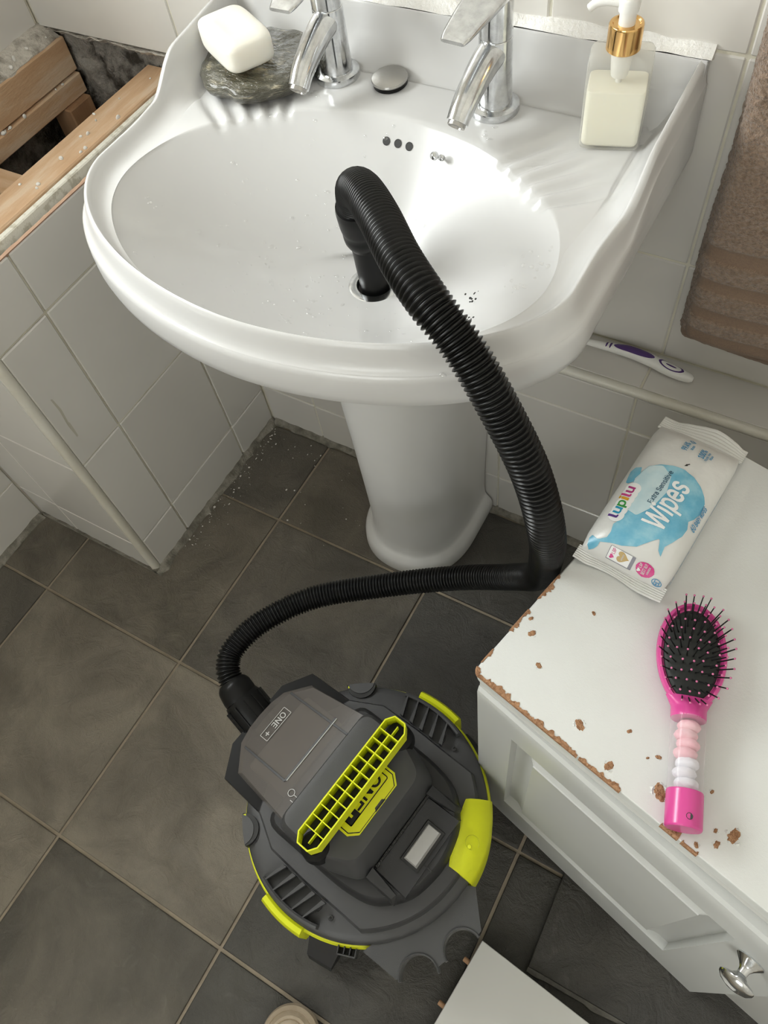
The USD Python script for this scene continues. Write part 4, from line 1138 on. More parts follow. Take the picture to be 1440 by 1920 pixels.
# ------------------------------------------------------------------ cabinet
ZT = 0.575
CO = (0.573, -0.286)
CROT = -14.04
cb = thing("bathroom_cabinet", "white low bathroom cabinet with a chipped peeling top and chrome knob", "cabinet", (CO[0], CO[1], 0), CROT)
CW, CD = 0.66, 0.375
tp = roundpoly([(0, 0), (CW, 0), (CW, CD), (0, CD)], 0.010, 8)
part("top_board", flip_ok(plateau([(scaled(tp, 0.997), ZT - 0.018), (tp, ZT - 0.0165), (tp, ZT - 0.0022), (scaled(tp, 0.9975), ZT - 0.0006), (scaled(tp, 0.994), ZT), (scaled(tp, 0.5), ZT)])), LAM, cb, smooth=40)
part("carcass", cat_(cbox((0.010, 0.022, 0.03), (0.026, CD - 0.008, ZT - 0.0185), 0.001), cbox((CW - 0.026, 0.022, 0.03), (CW - 0.010, CD - 0.008, ZT - 0.0185), 0.001), cbox((0.026, CD - 0.02, 0.03), (CW - 0.026, CD - 0.010, ZT - 0.0185), 0.001),
                     cbox((0.026, 0.024, 0.05), (CW - 0.026, CD - 0.02, 0.066), 0.001), cbox((0.388, 0.022, 0.0), (CW - 0.012, 0.038, ZT - 0.0185), 0.001), cbox((0.026, 0.06, 0.0), (CW - 0.026, 0.075, 0.05), 0.001), cbox((0.004, 0.004, ZT - 0.044), (CW - 0.010, 0.022, ZT - 0.0185), 0.001)), WHITEBOARD, cb, smooth=False)
# door: a height field with a routed cove round a raised panel
dx0, dx1, dz0, dz1 = 0.004, 0.380, 0.040, ZT - 0.045
px0, px1, pz0, pz1 = 0.053, 0.314, 0.138, 0.466
wv_ = 0.030
gx = np.unique(np.r_[dx0, dx0 + 0.002, np.linspace(dx0 + 0.004, px0, 5), px0 + 0.0004, px0 + np.linspace(0.001, wv_, 14), px0 + wv_ + 0.0006, np.linspace(px0 + wv_ + 0.002, px1 - wv_ - 0.002, 10), px1 - wv_ - 0.0006, px1 - np.linspace(0.001, wv_, 14), px1 - 0.0004, np.linspace(px1, dx1 - 0.004, 5), dx1 - 0.002, dx1])
gz = np.unique(np.r_[dz0, dz0 + 0.002, np.linspace(dz0 + 0.004, pz0, 5), pz0 + 0.0004, pz0 + np.linspace(0.001, wv_, 14), pz0 + wv_ + 0.0006, np.linspace(pz0 + wv_ + 0.002, pz1 - wv_ - 0.002, 10), pz1 - wv_ - 0.0006, pz1 - np.linspace(0.001, wv_, 14), pz1 - 0.0004, np.linspace(pz1, dz1 - 0.012, 4), dz1 - 0.004, dz1])
GX, GZ = np.meshgrid(gx, gz, indexing="ij")
dd = np.minimum.reduce([GX - px0, px1 - GX, GZ - pz0, pz1 - GZ])
q = np.clip(dd / wv_, 0, 1)
cove = np.where(dd <= 0.0001, 0, np.where(dd < wv_, 0.0105 * (1 - q ** 2.2) + 0.0015, 0.0))
ee = np.minimum.reduce([GX - dx0, dx1 - GX, GZ - dz0, dz1 - GZ])
yy = -0.001 + cove + 0.0022 * np.clip(1 - ee / 0.002, 0, 1) + 0.003 * np.clip(1 - (dz1 - GZ) / 0.010, 0, 1)
v = np.c_[GX.ravel(), yy.ravel(), GZ.ravel()]
i = np.arange(GX.size).reshape(GX.shape)
a, b, c, d = i[:-1, :-1].ravel(), i[1:, :-1].ravel(), i[1:, 1:].ravel(), i[:-1, 1:].ravel()
front = TM(v, np.vstack([np.c_[a, b, c], np.c_[a, c, d]]))
loop = np.r_[i[:, 0], i[-1, 1:], i[-2::-1, -1], i[0, -2:0:-1]]
rim = v[loop]; bk = rim.copy(); bk[:, 1] = 0.0165
body = loft([bk, rim], True, False)
door = cat_(front, body)
AJ = trimesh.transformations.rotation_matrix(math.radians(-1.6), [0, 0, 1], [dx0, 0.0165, 0])
door.apply_transform(AJ)
dr_ = part("door", door, DOORM, cb, smooth=25, label="grey white door with a routed panel")
kn = lathe([(0.0125, 0), (0.0130, 0.0015), (0.0105, 0.0040), (0.0070, 0.0075), (0.0048, 0.0110), (0.0045, 0.0155), (0.0075, 0.0190), (0.0140, 0.0215), (0.0165, 0.0235), (0.0160, 0.0255), (0.0125, 0.0290), (0.0065, 0.0312), (0.001, 0.0318)], 48)
kp = (AJ @ np.array([0.336, -0.001, 0.446, 1]))[:3]
part("knob", moved(kn, kp, R=along((-0.028, -1, 0))), CHROME, dr_, label="chrome knob")
# chips and worn edge


def chip(x, y, r, seed, z=ZT):
    rr = np.random.default_rng(seed)
    n = 26
    t_ = np.linspace(0, 2 * math.pi, n, endpoint=False)
    rad_ = r * (0.78 + 0.34 * rr.random(n)) * (1 + 0.25 * np.cos(t_ * 2 + rr.random() * 6))
    o = np.c_[x + rad_ * np.cos(t_), y + rad_ * np.sin(t_)]
    return o, z


CH = [(0.0082, 0.0783, 0.0022), (0.0184, 0.0664, 0.0036), (0.0434, 0.0449, 0.003), (0.0509, 0.122, 0.0022), (0.1052, 0.0243, 0.0048), (0.1414, 0.0487, 0.0022), (0.1664, 0.0395, 0.0014), (0.1729, 0.0463, 0.0024), (0.1455, 0.0116, 0.0044), (0.1904, 0.0218, 0.0064), (0.2221, 0.0514, 0.0018), (0.235, 0.0061, 0.0023), (0.2408, 0.0262, 0.0019), (0.2471, 0.0175, 0.003), (0.2537, 0.0325, 0.0057)]
for j, (x, y, r) in enumerate(CH):
    r *= 0.95
    o, z = chip(x, y, r, 100 + j)
    part("chip", flip_ok(plateau([(scaled(o, 1.0), z - 0.0008), (o, z + 0.0002), (scaled(o, 0.82), z + 0.0005), (scaled(o, 0.4), z + 0.0007)])), MDF, cb, smooth=False, label="chipped spot baring brown chipboard")
    fl_ = []
    rr = np.random.default_rng(300 + j)
    for q in range(7):
        t_ = rr.random() * 6.28; rad_ = r * rr.uniform(1.0, 1.15); s = r * rr.uniform(0.2, 0.4)
        c = np.array([x + rad_ * math.cos(t_), y + rad_ * math.sin(t_)])
        dirv = np.array([math.cos(t_), math.sin(t_)]); nv = np.array([-dirv[1], dirv[0]])
        fl_.append(hull([(*(c - nv * s), z), (*(c + nv * s), z), (*(c + dirv * s * 1.3), z), (*(c + dirv * s * 0.2 - nv * s * 0.6), z + s * 0.5), (*(c + dirv * s * 0.2 + nv * s * 0.5), z + s * 0.45)]))
    part("paint_flake", cat_(fl_), LAM, cb, smooth=False)


def worn(p, q, w, seed, n=110):
    """ragged strip of bare board along the top edge from p to q (2D), w wide, inward normal to the left"""
    p, q = np.array(p, float), np.array(q, float)
    d_ = (q - p) / np.linalg.norm(q - p); nrm = np.array([-d_[1], d_[0]])
    s = np.linspace(0, 1, n)
    ww = w * np.clip(meshkit.fbm(np.c_[s * 26 * np.linalg.norm(q - p) / 0.1, s * 0, s * 0], 4, seed) * 2.2 - 0.45, 0.05, 1.5) * np.clip(np.minimum(s, 1 - s) / 0.04, 0.05, 1)
    R_ = []
    for x, y in zip(s, ww):
        b_ = p + (q - p) * x
        o_ = b_ - nrm * 0.0007; i_ = b_ + nrm * y
        R_.append(np.array([[*o_, ZT - 0.006], [*o_, ZT - 0.0015], [*(b_ + nrm * 0.0012), ZT + 0.0004], [*i_, ZT + 0.0005], [*(i_ + nrm * 0.0003), ZT - 0.001], [*(b_ + nrm * 0.001), ZT - 0.006]]))
    return flip_ok(loft(R_))


for p, q, w, sd_ in (((0.006, 0.0002), (0.120, 0.0), 0.0042, 5), ((0.122, 0.0), (0.165, 0.0), 0.0030, 6), ((0.205, 0), (0.222, 0), 0.0105, 16), ((0.225, 0), (0.24, 0), 0.005, 17), ((0.0, 0.135), (0.0, 0.100), 0.0040, 8), ((0.0, 0.085), (0.0, 0.055), 0.0045, 9), ((0, 0.03), (0, 0.012), 0.0025, 10)):
    part("worn_edge", worn(p, q, w, sd_), MDF, cb, smooth=False, label="worn edge baring brown chipboard")
tc = np.radians(np.linspace(180, 270, 14))
part("worn_edge", flip_ok(loft([np.array([[0.0065 + r * math.cos(x), 0.0065 + r * math.sin(x), z] for r, z in ((0.0072, ZT - 0.006), (0.0072, ZT - 0.001), (0.0060, ZT + 0.0005), (0.0025, ZT + 0.0005), (0.0025, ZT - 0.004))]) for x in tc])), MDF, cb, smooth=False)
# ------------------------------------------------------------------ baby wipes pack
wp = thing("wipes_pack", "white and blue pack of baby wipes lying on the cabinet top", "wipes pack", (0.667, -0.054, ZT + 0.0006), -6.55)
PW, PL_, PT, VO = 0.0460, 0.0910, 0.036, 0.016


def pack_top(u, v):
    a_ = np.clip(1 - (np.abs(u) / PW) ** 3.2, 0, 1) ** 0.5
    b_ = np.clip(1 - (np.abs(v) / (PL_ + 0.003)) ** 4.5, 0, 1) ** 0.62
    w = 0.0022 * (meshkit.noise(np.stack([u * 45, v * 28, u * 0], -1), 12) - 0.5) + 0.0016 * (meshkit.noise(np.stack([u * 110, v * 60, u * 0], -1), 13) - 0.5)
    return 0.010 + (PT - 0.010) * a_ * b_ + w * np.clip(a_ * b_ * 1.5, 0, 1)


nu, nv_ = 56, 110
su = np.sin(np.linspace(-math.pi / 2, math.pi / 2, nu))
sv = np.linspace(-1, 1, nv_)
R_ = []
for s in sv:
    v_ = s * PL_
    pin = 1 - 0.05 * np.clip((abs(s) - 0.8) / 0.2, 0, 1)
    u_ = su * PW * pin
    zt_ = pack_top(su * PW * 0.999, np.full(nu, v_))
    v_ = v_ + VO
    e_ = np.clip(1 - abs(s) ** 6, 0, 1) ** 0.5
    zt_ = 0.006 + (zt_ - 0.006) * (0.25 + 0.75 * e_)
    zb_ = 0.006 - 0.006 * e_ * (1 - np.abs(su) ** 4)
    R_.append(np.vstack([np.c_[u_, np.full(nu, v_), zt_], np.c_[u_, np.full(nu, v_), zb_][::-1]]))
part("pouch", flip_ok(loft(R_)), PACK, wp, smooth=50)
for s in (-1, 1):                            # crimped end seals
    n = 70
    u_ = np.linspace(-PW - 0.001, PW + 0.001, n)
    rows = []
    for j, q in enumerate(np.linspace(0, 1, 14)):
        vv_ = VO + s * (PL_ - 0.004 + (0.026 if s > 0 else 0.013) * q) + s * 0.0025 * np.sin(u_ * 70 + s) * q
        zz_ = 0.0085 + 0.0045 * np.sin(u_ * 55 + 1.3 * s) * q - 0.004 * q + 0.0005 * (-1) ** j + 0.003 * q * (meshkit.noise(np.c_[u_ * 90, u_ * 0 + s, u_ * 0], 3) - 0.5)
        rows.append(np.c_[u_, vv_, np.maximum(zz_, 0.0012)])
    top_ = np.array(rows)
    G = np.vstack([top_, (top_ - [0, 0, 0.0009])[::-1]])
    part("end_seal", flip_ok(loft([G[:, k_] for k_ in range(n)])), PACK, wp, smooth=40, label="crimped end seal")


def drape(m, dz=0.0005, size=0.003):
    v_, f_ = trimesh.remesh.subdivide_to_size(m.vertices, m.faces, size, max_iter=12)
    v_ = np.array(v_)
    v_[:, 1] = np.where(v_[:, 1] < -0.055, -0.055 + (v_[:, 1] + 0.055) * 0.56, v_[:, 1])
    m = TM(v_, f_)
    zz_ = pack_top(m.vertices[:, 0], m.vertices[:, 1] - VO)
    e_ = np.clip(1 - np.abs((m.vertices[:, 1] - VO) / PL_) ** 6, 0, 1) ** 0.5
    zz_ = 0.006 + (zz_ - 0.006) * (0.25 + 0.75 * e_)
    m.vertices = np.c_[m.vertices[:, :2], zz_ + dz + m.vertices[:, 2] - m.bounds[0][2]]
    return m


def pprint(name, poly, material, dz=0.0005, label=None, parent=wp):
    return part(name, drape(prism(poly, 0, 0.0002), dz), material, parent, smooth=True, label=label)


mm = lambda pts: Polygon(np.array(pts) / 1000.0)
WH = mm([(-36.5, -88), (-40.0, -82), (-41.5, -70.7), (-40.0, -65.1), (-34.3, -69.3), (-31.4, -68.0), (-26.0, -62.3), (-25.1, -53.2), (-27.0, -45.4), (-23.7, -38.9), (-22.4, -23.7), (-24.6, -4.8), (-31.3, 1.2), (-33.8, 14.1), (-31.0, 24.5), (-27.9, 33.0), (-17.7, 40.2), (-7.1, 44.5), (4.8, 45.8), (15.2, 43.0), (25.9, 37.2), (33.8, 30.0), (37.4, 24.4), (38.8, 12.5), (36.1, 1.1), (32.8, -5.3), (35.7, -13.0), (34.9, -23.2), (30.1, -34.8), (26.0, -42.3), (27.1, -52.2), (22.7, -48.7), (18.5, -38.1), (12.2, -44.9), (3.3, -55.0), (-9.7, -64.5), (-22.3, -69.0), (-30.0, -71.9), (-30.2, -78.9), (-32.4, -84)]).buffer(0.0012).buffer(-0.0012)
wh = pprint("whale_print", WH, WHALE, 0.0005, "printed blue watercolour whale")
pprint("whale_back", mm([(-24, -22), (-25, -3), (-31, 3), (-33, 14), (-30, 24), (-26, 31), (-16, 36), (-6, 30), (-2, 12), (-6, -10), (-14, -24)]).buffer(0.003).intersection(WH.buffer(-0.0004)), PALEBLUE, 0.0007, parent=wh)
pprint("spout_print", mm([(-38.5, 8.5), (-40.0, 17.4), (-40.8, 24.2), (-38.6, 28.7), (-34.5, 29.2), (-32.8, 22.4), (-29.3, 18.8), (-34.1, 16.2), (-34.4, 10.1), (-37.1, 7.7)]).buffer(0.0012), WHALE, 0.0006, parent=wp)


def pack_text(s, u, v_, h, length, material, name, dz=0.0010, bold=False, slant=0.0, shear=0.0, parent=wp):
    """text from (u, v) in mm reading along +v, capitals h mm tall towards -u"""
    m = meshkit.text_mesh(s, 0.01, 0.0002, bold)
    x0, x1 = m.bounds[0][0], m.bounds[1][0]
    X = (m.vertices[:, 0] - x0) / (x1 - x0) * length / 1000.0
    Y = m.vertices[:, 1] / 0.01 * h / 1000.0
    X = X + Y * shear
    m = TM(np.c_[u / 1000.0 - Y + X * slant, v_ / 1000.0 + X, m.vertices[:, 2]], m.faces)
    return part(name, drape(m, dz, 0.002), material, parent, smooth=True)


cld = Polygon()
for j in range(6):
    cld = cld.union(Point(-0.0290, -0.0350 + 0.0072 * j).buffer(0.0075))
pprint("logo_cloud", cld.buffer(0.0008).buffer(-0.0008), PRWHITE, 0.0009)
lx, wd = -38.5, (4.2, 8.0, 8.0, 4.0, 4.2, 8.0)
for ch_, w_, m_ in zip("lupilu", wd, LETTERS):
    pack_text(ch_, -27.2, lx, 9.0, w_, m_, "brand_letter", 0.0014, True, slant=0.0)
    lx += w_ + 0.9
pack_text("Extra Sensitive", -5.2, -8.0, 5.2, 45.0, NAVY, "lettering", 0.0012, slant=0.04)
pack_text("Wipes", 16.5, -32.0, 22.0, 60.0, PRWHITE, "lettering", 0.0012, True, slant=0.03, shear=0.10)
pack_text("99.4%", -4.2, 69.0, 6.0, 13.0, BLUE, "lettering", 0.0010, True)
pack_text("Water", 1.0, 73.0, 3.0, 8.0, BLUE, "lettering", 0.0010)
pack_text("100%", 14.0, 69.0, 6.0, 13.5, BLUE, "lettering", 0.0010, True)
pack_text("Plastic-free", 18.0, 67.5, 2.6, 14.0, BLUE, "lettering", 0.0010)
pack_text("Wipes", 21.6, 72.0, 2.6, 7.0, BLUE, "lettering", 0.0010)
part("leaf_print", drape(prism(Polygon([(-0.004, 0.084), (-0.0075, 0.0865), (-0.004, 0.0885), (0.0, 0.0865)]).difference(Polygon([(-0.004, 0.0849), (-0.0063, 0.0865), (-0.004, 0.0877), (-0.0015, 0.0865)])), 0, 0.0002), 0.001), BLUE, wp)
pprint("arrow_print", mm([(6.2, 54.6), (4.4, 52.4), (5.0, 51.6), (2.2, 49.4), (3.2, 53.2), (3.8, 52.9), (5.6, 55.2)]), PRINTBLACK, 0.0010)
pack_text("60", 42.2, -10.0, 5.0, 6.0, BLUE, "lettering", 0.0016, True)
pack_text("BABY WIPES", 42.0, -2.0, 4.0, 24.0, BLUE, "lettering", 0.0016, True)


def side_text(s, v_, h, length, bold=False):
    """text on the pack's right side wall, reading along +v"""
    m = meshkit.text_mesh(s, 0.01, 0.0002, bold)
    X = m.vertices[:, 0] / m.bounds[1][0] * length / 1000.0
    Y = m.vertices[:, 1] / 0.01 * h / 1000.0
    pin = 0.0004
    return part("lettering", TM(np.c_[PW + pin + 0.0001 + m.vertices[:, 2] * 0.5 - 0.012 * np.clip(Y + 0.008 - 0.014, 0, 1), v_ / 1000.0 + X, 0.007 + Y], m.faces), BLUE, wp, smooth=False)


side_text("60 x Extra Sensitive Wipes", -66, 3.4, 120)
lbp = sbox(-0.0175, -0.0872, 0.0075, -0.0710).buffer(0.0008)
bdg = pprint("award_badge", lbp, PGREY, 0.0006, "award badge with pink and gold hearts")
pprint("badge_face", sbox(-0.0172, -0.0868, 0.0043, -0.0714).buffer(0.0005), PRWHITE, 0.0009, parent=bdg)


def heart(cx_, cy_, s):
    t_ = np.linspace(0, 2 * math.pi, 40, endpoint=False)
    x = 16 * np.sin(t_) ** 3; y = 13 * np.cos(t_) - 5 * np.cos(2 * t_) - 2 * np.cos(3 * t_) - np.cos(4 * t_)
    return Polygon(np.c_[cx_ - y * s / 16, cy_ + x * s / 16]).buffer(0)


pprint("heart", heart(-0.0135, -0.0835, 0.0026), MAGENTA, 0.0012, parent=bdg)
pprint("heart", heart(-0.0035, -0.0787, 0.0068), PGOLD, 0.0012, parent=bdg)
pack_text("LBP", -11.6, -79.8, 3.6, 7.4, MAGENTA, "badge_lettering", 0.0012, parent=bdg)
pack_text("WINNER", -2.6, -83.0, 1.5, 8.4, PRWHITE, "badge_lettering", 0.0015, parent=bdg)
bb = pprint("buy_badge", Point(0.0205, -0.0785).buffer(0.0092).union(Point(0.0205, -0.0785).buffer(0.0096, quad_segs=2)), MAGENTA, 0.0007, "round magenta best buy badge")
pprint("heart", heart(0.0150, -0.0825, 0.0022), PRWHITE, 0.0011, parent=bb)
pack_text("LBP", 16.6, -79.4, 3.0, 6.5, PRWHITE, "badge_lettering", 0.0012, parent=bb)
pack_text("BEST BUY", 21.6, -85.6, 3.4, 14.6, PRWHITE, "badge_lettering", 0.0012, parent=bb)
pack_text("AWARDS", 25.0, -83.6, 2.0, 10.4, PRWHITE, "badge_lettering", 0.0012, parent=bb)
ov = affinity.scale(Point(0.0355, -0.0860).buffer(0.0052), 1.0, 0.8)
ob = pprint("oval_mark", ov.difference(ov.buffer(-0.0007)), BLUE, 0.0008, "blue oval mark")
pprint("oval_figure", sbox(0.0328, -0.0885, 0.0336, -0.0835).union(sbox(0.0375, -0.0885, 0.0383, -0.0835)).union(sbox(0.0328, -0.0864, 0.0383, -0.0856)).union(Point(0.0355, -0.0880).buffer(0.001)), BLUE, 0.0008, parent=ob)

# ------------------------------------------------------------------ hairbrush: local y from the handle end to the head
hbR = math.degrees(math.atan2(0.963, -0.268)) - 90
hb_ = thing("hairbrush", "pink paddle hairbrush with black bristles and a clear handle on the cabinet top", "hairbrush", (0.7872, -0.3345, ZT + 0.0156), hbR)


def tube_y(y0, y1, r0, r1, n=2, ns=40, cap=True):
    return sweep(np.array([[0, y, 0] for y in np.linspace(y0, y1, n)]), np.linspace(r0, r1, n), ns, cap)


capm = sweep(np.array([[0, y, 0] for y in (0.0, 0.0006, 0.002, 0.029, 0.0305)]), [0.0138, 0.0146, 0.0151, 0.0151, 0.0146], 48)
cp_ = part("end_cap", capm, PINK, hb_)
part("hang_hole", moved(lathe([(0.0028, 0.0), (0.0026, 0.0006), (0.0022, 0.0001)], 20), (0.0015, 0.0085, 0.01485)), CRUMB, cp_)
part("clear_barrel", sweep(np.array([[0, y, 0] for y in (0.0300, 0.0306, 0.0935, 0.0945)]), [0.0142, 0.0147, 0.0147, 0.0142], 48, False), CLEAR, hb_, label="clear tube handle")
for j, (y, m_) in enumerate(((0.037, PUFFW), (0.0455, PUFFW), (0.054, PUFFW), (0.0625, PUFFP), (0.0705, PUFFP), (0.0785, PUFFP), (0.0865, PUFFP))):
    m = trimesh.creation.icosphere(subdivisions=3, radius=1)
    nn_ = 1 + 0.18 * (meshkit.fbm(m.vertices * 3.0 + j * 7, 3, j) - 0.5)
    m.vertices = m.vertices * nn_[:, None] * [0.0098, 0.0060, 0.0098]
    m.apply_translation([0.001 * (-1) ** j, y, -0.001])
    part("hair_band", m, m_, hb_, smooth=True)
neck = []
for s in np.linspace(0, 1, 14):
    y = 0.0925 + 0.020 * s
    w = np.interp(s, [0, 0.1, 0.5, 1], [0.0148, 0.0150, 0.0152, 0.0200]); h_ = np.interp(s, [0, 0.1, 0.6, 1], [0.0147, 0.0147, 0.0115, 0.0075])
    t_ = np.linspace(0, 2 * math.pi, 40, endpoint=False)
    neck.append(np.c_[w * np.cos(t_), np.full(40, y), -0.001 * s + h_ * np.sin(t_)])
part("neck", flip_ok(loft(neck)), PINK, hb_)
HC = 0.1530


def egg(sx, sy, n=72):
    t_ = np.linspace(0, 2 * math.pi, n, endpoint=False)
    return np.c_[sx * np.cos(t_) * (1 + 0.05 * np.sin(t_)), HC + sy * np.sin(t_)]


part("head", flip_ok(plateau([(egg(0.022, 0.044), -0.0125), (egg(0.0275, 0.049), -0.0095), (egg(0.0305, 0.0515), -0.003), (egg(0.0310, 0.0520), 0.001), (egg(0.0300, 0.0510), 0.0035), (egg(0.0275, 0.0485), 0.0045), (egg(0.0262, 0.0472), 0.0030), (egg(0.0255, 0.0465), 0.0015)])), PINK, hb_, smooth=40)
cush = [(egg(0.0250 * math.cos(q), 0.0445 * math.cos(q)), 0.0015 + 0.0065 * math.sin(q)) for q in np.radians((0, 12, 26, 42, 58, 74, 86))]
part("cushion", flip_ok(plateau(cush)), CUSHION, hb_, smooth=60)
rng2 = np.random.default_rng(11)
nb = 0
for row in range(12):
    yy_ = -0.0400 + 0.00727 * row
    half = 0.0215 * math.sqrt(max(0, 1 - (yy_ / 0.0425) ** 2))
    ncol = max(3, int(round(2 * half / 0.0056)) + 1)
    for c in range(ncol):
        x = (-half + 2 * half * c / (ncol - 1)) + (0.0 if row % 2 else 0.0006)
        e_ = (x / 0.0250) ** 2 + (yy_ / 0.0445) ** 2
        zb_ = 0.0015 + 0.0065 * math.sqrt(max(0, 1 - e_))
        d = np.array([x * 30, (yy_) * 17, 1.0 + 0.0]); d += rng2.normal(0, 0.035, 3); d /= np.linalg.norm(d)
        p0 = np.array([x, HC + yy_, zb_ - 0.001]); p1 = p0 + d * 0.0205
        bm = sweep(np.array([p0, p0 + d * 0.003, p1]), [0.0010, 0.0007, 0.0006], 6)
        br = part("bristle", bm, BRIST, hb_, smooth=True)
        tpm = trimesh.creation.icosphere(subdivisions=1, radius=0.00105); tpm.apply_translation(p1)
        part("bristle_tip", tpm, TIP, br, smooth=True)

# ------------------------------------------------------------------ towel on the wall
tw = thing("bath_towel", "folded taupe terry towel with dobby bands hanging on the back wall", "towel", (0.60, YU, 0.5))
TX0, TY = 0.60, YU


def towel_layer(x0, yf, yb, z0, z1, seed, bands, nz_=260):
    """thick hanging layer folded round its left edge; profile runs back edge, fold, front"""
    zs = np.linspace(z0, z1, nz_)
    r = (yb - yf) / 2
    t_ = np.linspace(90, 270, 22)
    prof_ = [(x0 + r + r * math.cos(math.radians(a_)), yf + r + r * math.sin(math.radians(a_))) for a_ in t_]
    xs_ = np.linspace(x0 + r, x0 + 0.36, 130)[1:]
    P_ = np.array([(x0 + 0.36, yb)] + prof_ + [(x, yf) for x in xs_])
    n_ = np.zeros_like(P_); n_[:, 1] = -1
    n_[1:23] = np.c_[np.cos(np.radians(t_)), np.sin(np.radians(t_))]; n_[0] = (0, 1)
    V = []
    for z in zs:
        band = 0.0
        for b0, b1 in bands:
            band = max(band, min(1, max(0, (min(z - b0, b1 - z) + 0.0012) / 0.0024)))
        xx = P_[:, 0]
        pile = 0.0034 * (1 - band) * (meshkit.noise(np.c_[xx * 330, np.full(len(xx), z * 330), P_[:, 1] * 330], seed) - 0.25)
        wav = 0.004 * np.sin(xx * 22 + z * 6 + seed) * np.clip((xx - x0) / 0.03, 0, 1)
        e0_ = -0.0035 * (1 - np.clip((z - z0) / 0.006, 0, 1)) ** 2
        off = pile + wav + e0_ + 0.0008 * band * 0 - 0.0015 * band
        q_ = P_ + n_ * off[:, None]
        V.append(np.c_[q_[:, 0] - TX0 - 0.012 * (z - z0) + 0.004 * meshkit.noise(np.array([[z * 9, seed, 0]]), 2)[0], q_[:, 1] - TY, np.full(len(xx), z - 0.5 - 0.01 * (q_[:, 0] - x0))])
    return loft(V, False, False, closed=False), V


def towel_parts(x0, yf, yb, z0, z1, seed, bands):
    m, V = towel_layer(x0, yf, yb, z0, z1, seed, bands)
    bot_ = V[0]
    bm = loft([bot_, bot_ + [0, 0.0, 0.0], np.c_[bot_[:, 0], np.full(len(bot_), (yf + yb) / 2 - TY), bot_[:, 2]]], False, False, closed=False)
    cz = m.triangles_center[:, 2] + 0.5 + 0.01 * (m.triangles_center[:, 0] + TX0 - x0)
    isb = np.zeros(len(cz), bool)
    for b0, b1 in bands:
        isb |= (cz > b0) & (cz < b1)
    part("terry_layer", cat_(TM(m.vertices, m.faces[~isb]), bm), TERRY, tw, smooth=True)
    for b0, b1 in bands:
        s_ = (cz > b0) & (cz < b1)
        q_ = TM(m.vertices, m.faces[s_]); q_.remove_unreferenced_vertices()
        if len(q_.faces):
            part("dobby_band", q_, TERRYB, tw, smooth=True, label="smooth woven band")


towel_parts(0.604, 0.2260, 0.2540, 0.549, 1.06, 3, ((0.549, 0.570), (0.590, 0.605), (0.6315, 0.647), (0.672, 0.691)))
towel_parts(0.598, 0.2550, 0.2800, 0.517, 1.06, 8, ((0.517, 0.533),))

# ------------------------------------------------------------------ toothbrush on the ledge
tb = thing("toothbrush", "white toothbrush with a purple grip lying on the tiled ledge", "toothbrush", (0.6375, 0.2505, ZL + 0.0030), 177)
pth_ = catmull([(0, 0, 0.006), (0.012, 0.0, 0.0066), (0.035, -0.001, 0.0075), (0.06, -0.0045, 0.0085), (0.09, -0.0065, 0.0085), (0.115, -0.0045, 0.0075), (0.14, -0.002, 0.0065), (0.165, 0, 0.0060), (0.192, 0, 0.0058)], 60)
rad_ = np.interp(np.linspace(0, 1, 60), [0, 0.02, 0.08, 0.25, 0.5, 0.65, 0.8, 0.85, 0.97, 1], [0.0030, 0.0058, 0.0078, 0.0084, 0.0078, 0.0056, 0.0043, 0.0056, 0.0056, 0.003])
part("handle", sweep(pth_, rad_, 28, sx=1.05), WPLAS, tb)


def grip(s0, s1, w, off=0.0004, n=20, hollow=None):
    q_ = np.linspace(s0, s1, n)
    idx_ = q_ * 59
    c_ = np.c_[[np.interp(idx_, np.arange(60), pth_[:, k_]) for k_ in range(3)]].T
    rr_ = np.interp(idx_, np.arange(60), rad_)
    R2 = []
    for j, (p, r) in enumerate(zip(c_, rr_)):
        ww = w * math.sqrt(max(0.02, 1 - (2 * j / (n - 1) - 1) ** 2))
        a_ = np.linspace(-1, 1, 9) * ww / r
        top_ = np.array([[p[0], p[1] + (r + off) * math.sin(x) * 1.05, p[2] + (r + off) * math.cos(x)] for x in a_])
        low_ = np.array([[p[0], p[1] + (r - 0.0006) * math.sin(x), p[2] + (r - 0.0006) * math.cos(x)] for x in a_])
        R2.append(np.vstack([top_, low_[::-1]]))
    return flip_ok(loft(R2))


part("grip_inlay", grip(0.30, 0.60, 0.0060), PURPLE, tb, label="purple rubber grip inlay")
part("grip_stripe", grip(0.615, 0.630, 0.0054, n=8), PURPLE, tb)
part("grip_stripe", grip(0.645, 0.658, 0.0046, n=8), PURPLE, tb)
part("logo_ring", grip(0.075, 0.265, 0.0058, 0.0003), PURPLE, tb)
part("logo_field", grip(0.095, 0.245, 0.0044, 0.0006), WPLAS, tb)
part("logo_print", grip(0.13, 0.21, 0.0010, 0.0008), PURPLE, tb)
part("neck_collar", sweep(pth_[42:46], 0.0046, 20), TEAL, tb)
part("bristles", cat_([cbox((0.168 + 0.0042 * j, -0.0055, 0.008), (0.1705 + 0.0042 * j, 0.0055, 0.019), 0.0004) for j in range(6)]), TEAL, tb)

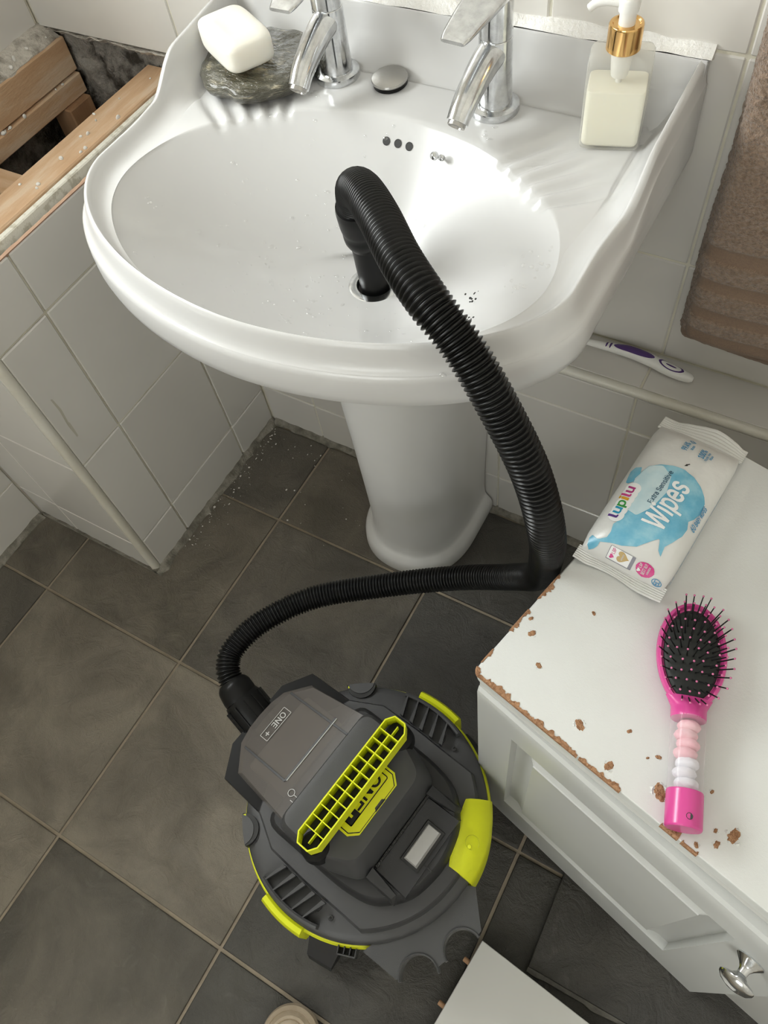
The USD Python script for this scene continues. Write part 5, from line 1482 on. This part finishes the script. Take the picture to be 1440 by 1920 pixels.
# ------------------------------------------------------------------ loose boards and foot on the floor
lt_ = thing("loose_slate_tile", "spare dark slate tile lying loose on the floor under the cabinet edge", "tile", (0.737, -0.468, 0.0), 1.0)
part("slab", slate_tile(0.0, 0.333, 0.0, 0.333, 0.0150, 0.003, 77, thick=0.0098), SLATEDARKSHADE, lt_, smooth=True)
xs_ = np.linspace(0.003, 0.330, 60)
part("broken_lit_edge", flip_ok(loft([np.array([[x, 0.0024, 0.0145 + 0.0006 * p], [x, -0.0016 - 0.004 * q, 0.0115], [x, -0.0022 - 0.004 * q, 0.0060], [x, 0.004, 0.0056]]) for x, p, q in zip(xs_, meshkit.noise(np.c_[xs_ * 90, xs_ * 0, xs_ * 0], 1), meshkit.noise(np.c_[xs_ * 60, xs_ * 0, xs_ * 0], 2))])), SLATELITEDGE, lt_, smooth=False, label="broken edge with the light on it put into its paler colour")

wpn = thing("white_board", "loose white furniture panel with two dowels lying on the floor by the vacuum", "board", (0.670, -0.468, 0.0), -6.5)
part("panel", cbox((0.0, -0.36, 0.019), (0.30, 0.0, 0.035), 0.0008), WHITEBOARD, wpn, smooth=False)
part("batten", cbox((0.02, -0.35, 0.0), (0.28, -0.15, 0.0188), 0.0008), WHITEBOARD, wpn, smooth=False)
for y in (-0.034, -0.098):
    part("dowel", moved(lathe([(0.0030, 0), (0.0036, 0.001), (0.0036, 0.020)], 16), (-0.0095, y, 0.027), R=along((1, 0, 0))), DOWEL, wpn, label="wooden dowel end")

bf = thing("bun_foot", "turned beige wooden bun foot at the bottom edge of the photo", "furniture foot", (0.4905, -0.7045, 0.0))
part("turned_body", lathe([(0.022, 0.0), (0.034, 0.003), (0.041, 0.010), (0.0425, 0.018), (0.040, 0.025), (0.0345, 0.0285), (0.0335, 0.0275), (0.0325, 0.0290), (0.028, 0.0325), (0.0245, 0.0330), (0.0235, 0.0318), (0.0225, 0.0332), (0.018, 0.0352), (0.0155, 0.0350), (0.0145, 0.0338), (0.0135, 0.0352), (0.008, 0.0362), (0.001, 0.0364)], 64), BEIGE, bf, smooth=25)

# ------------------------------------------------------------------ white flakes scattered on the floor
fk = []
for j in range(230):
    u_ = rng.random()
    if u_ < 0.7:
        x, y = -0.138 + abs(rng.normal(0, 0.018)), rng.uniform(-0.14, 0.19)
    elif u_ < 0.75:
        x, y = rng.uniform(-0.12, 0.05), 0.195 - abs(rng.normal(0, 0.03))
    else:
        x, y = rng.uniform(-0.12, 0.18), rng.uniform(-0.02, 0.17)
    s = 0.0003 + 0.0017 * rng.random() ** 4
    m = trimesh.creation.icosphere(subdivisions=1, radius=s); m.vertices *= rng.uniform(0.4, 1.6, 3) * [1, 1, 0.5]
    m.apply_translation([x, y, 0.0012]); fk.append(moved(m))
g = usdkit.mesh(stage, "/World/plaster_flakes", cat_(fk), FLAKE).GetPrim()
meta(g, "white plaster flakes scattered on the floor along the tiled boxing", "debris", kind="stuff")
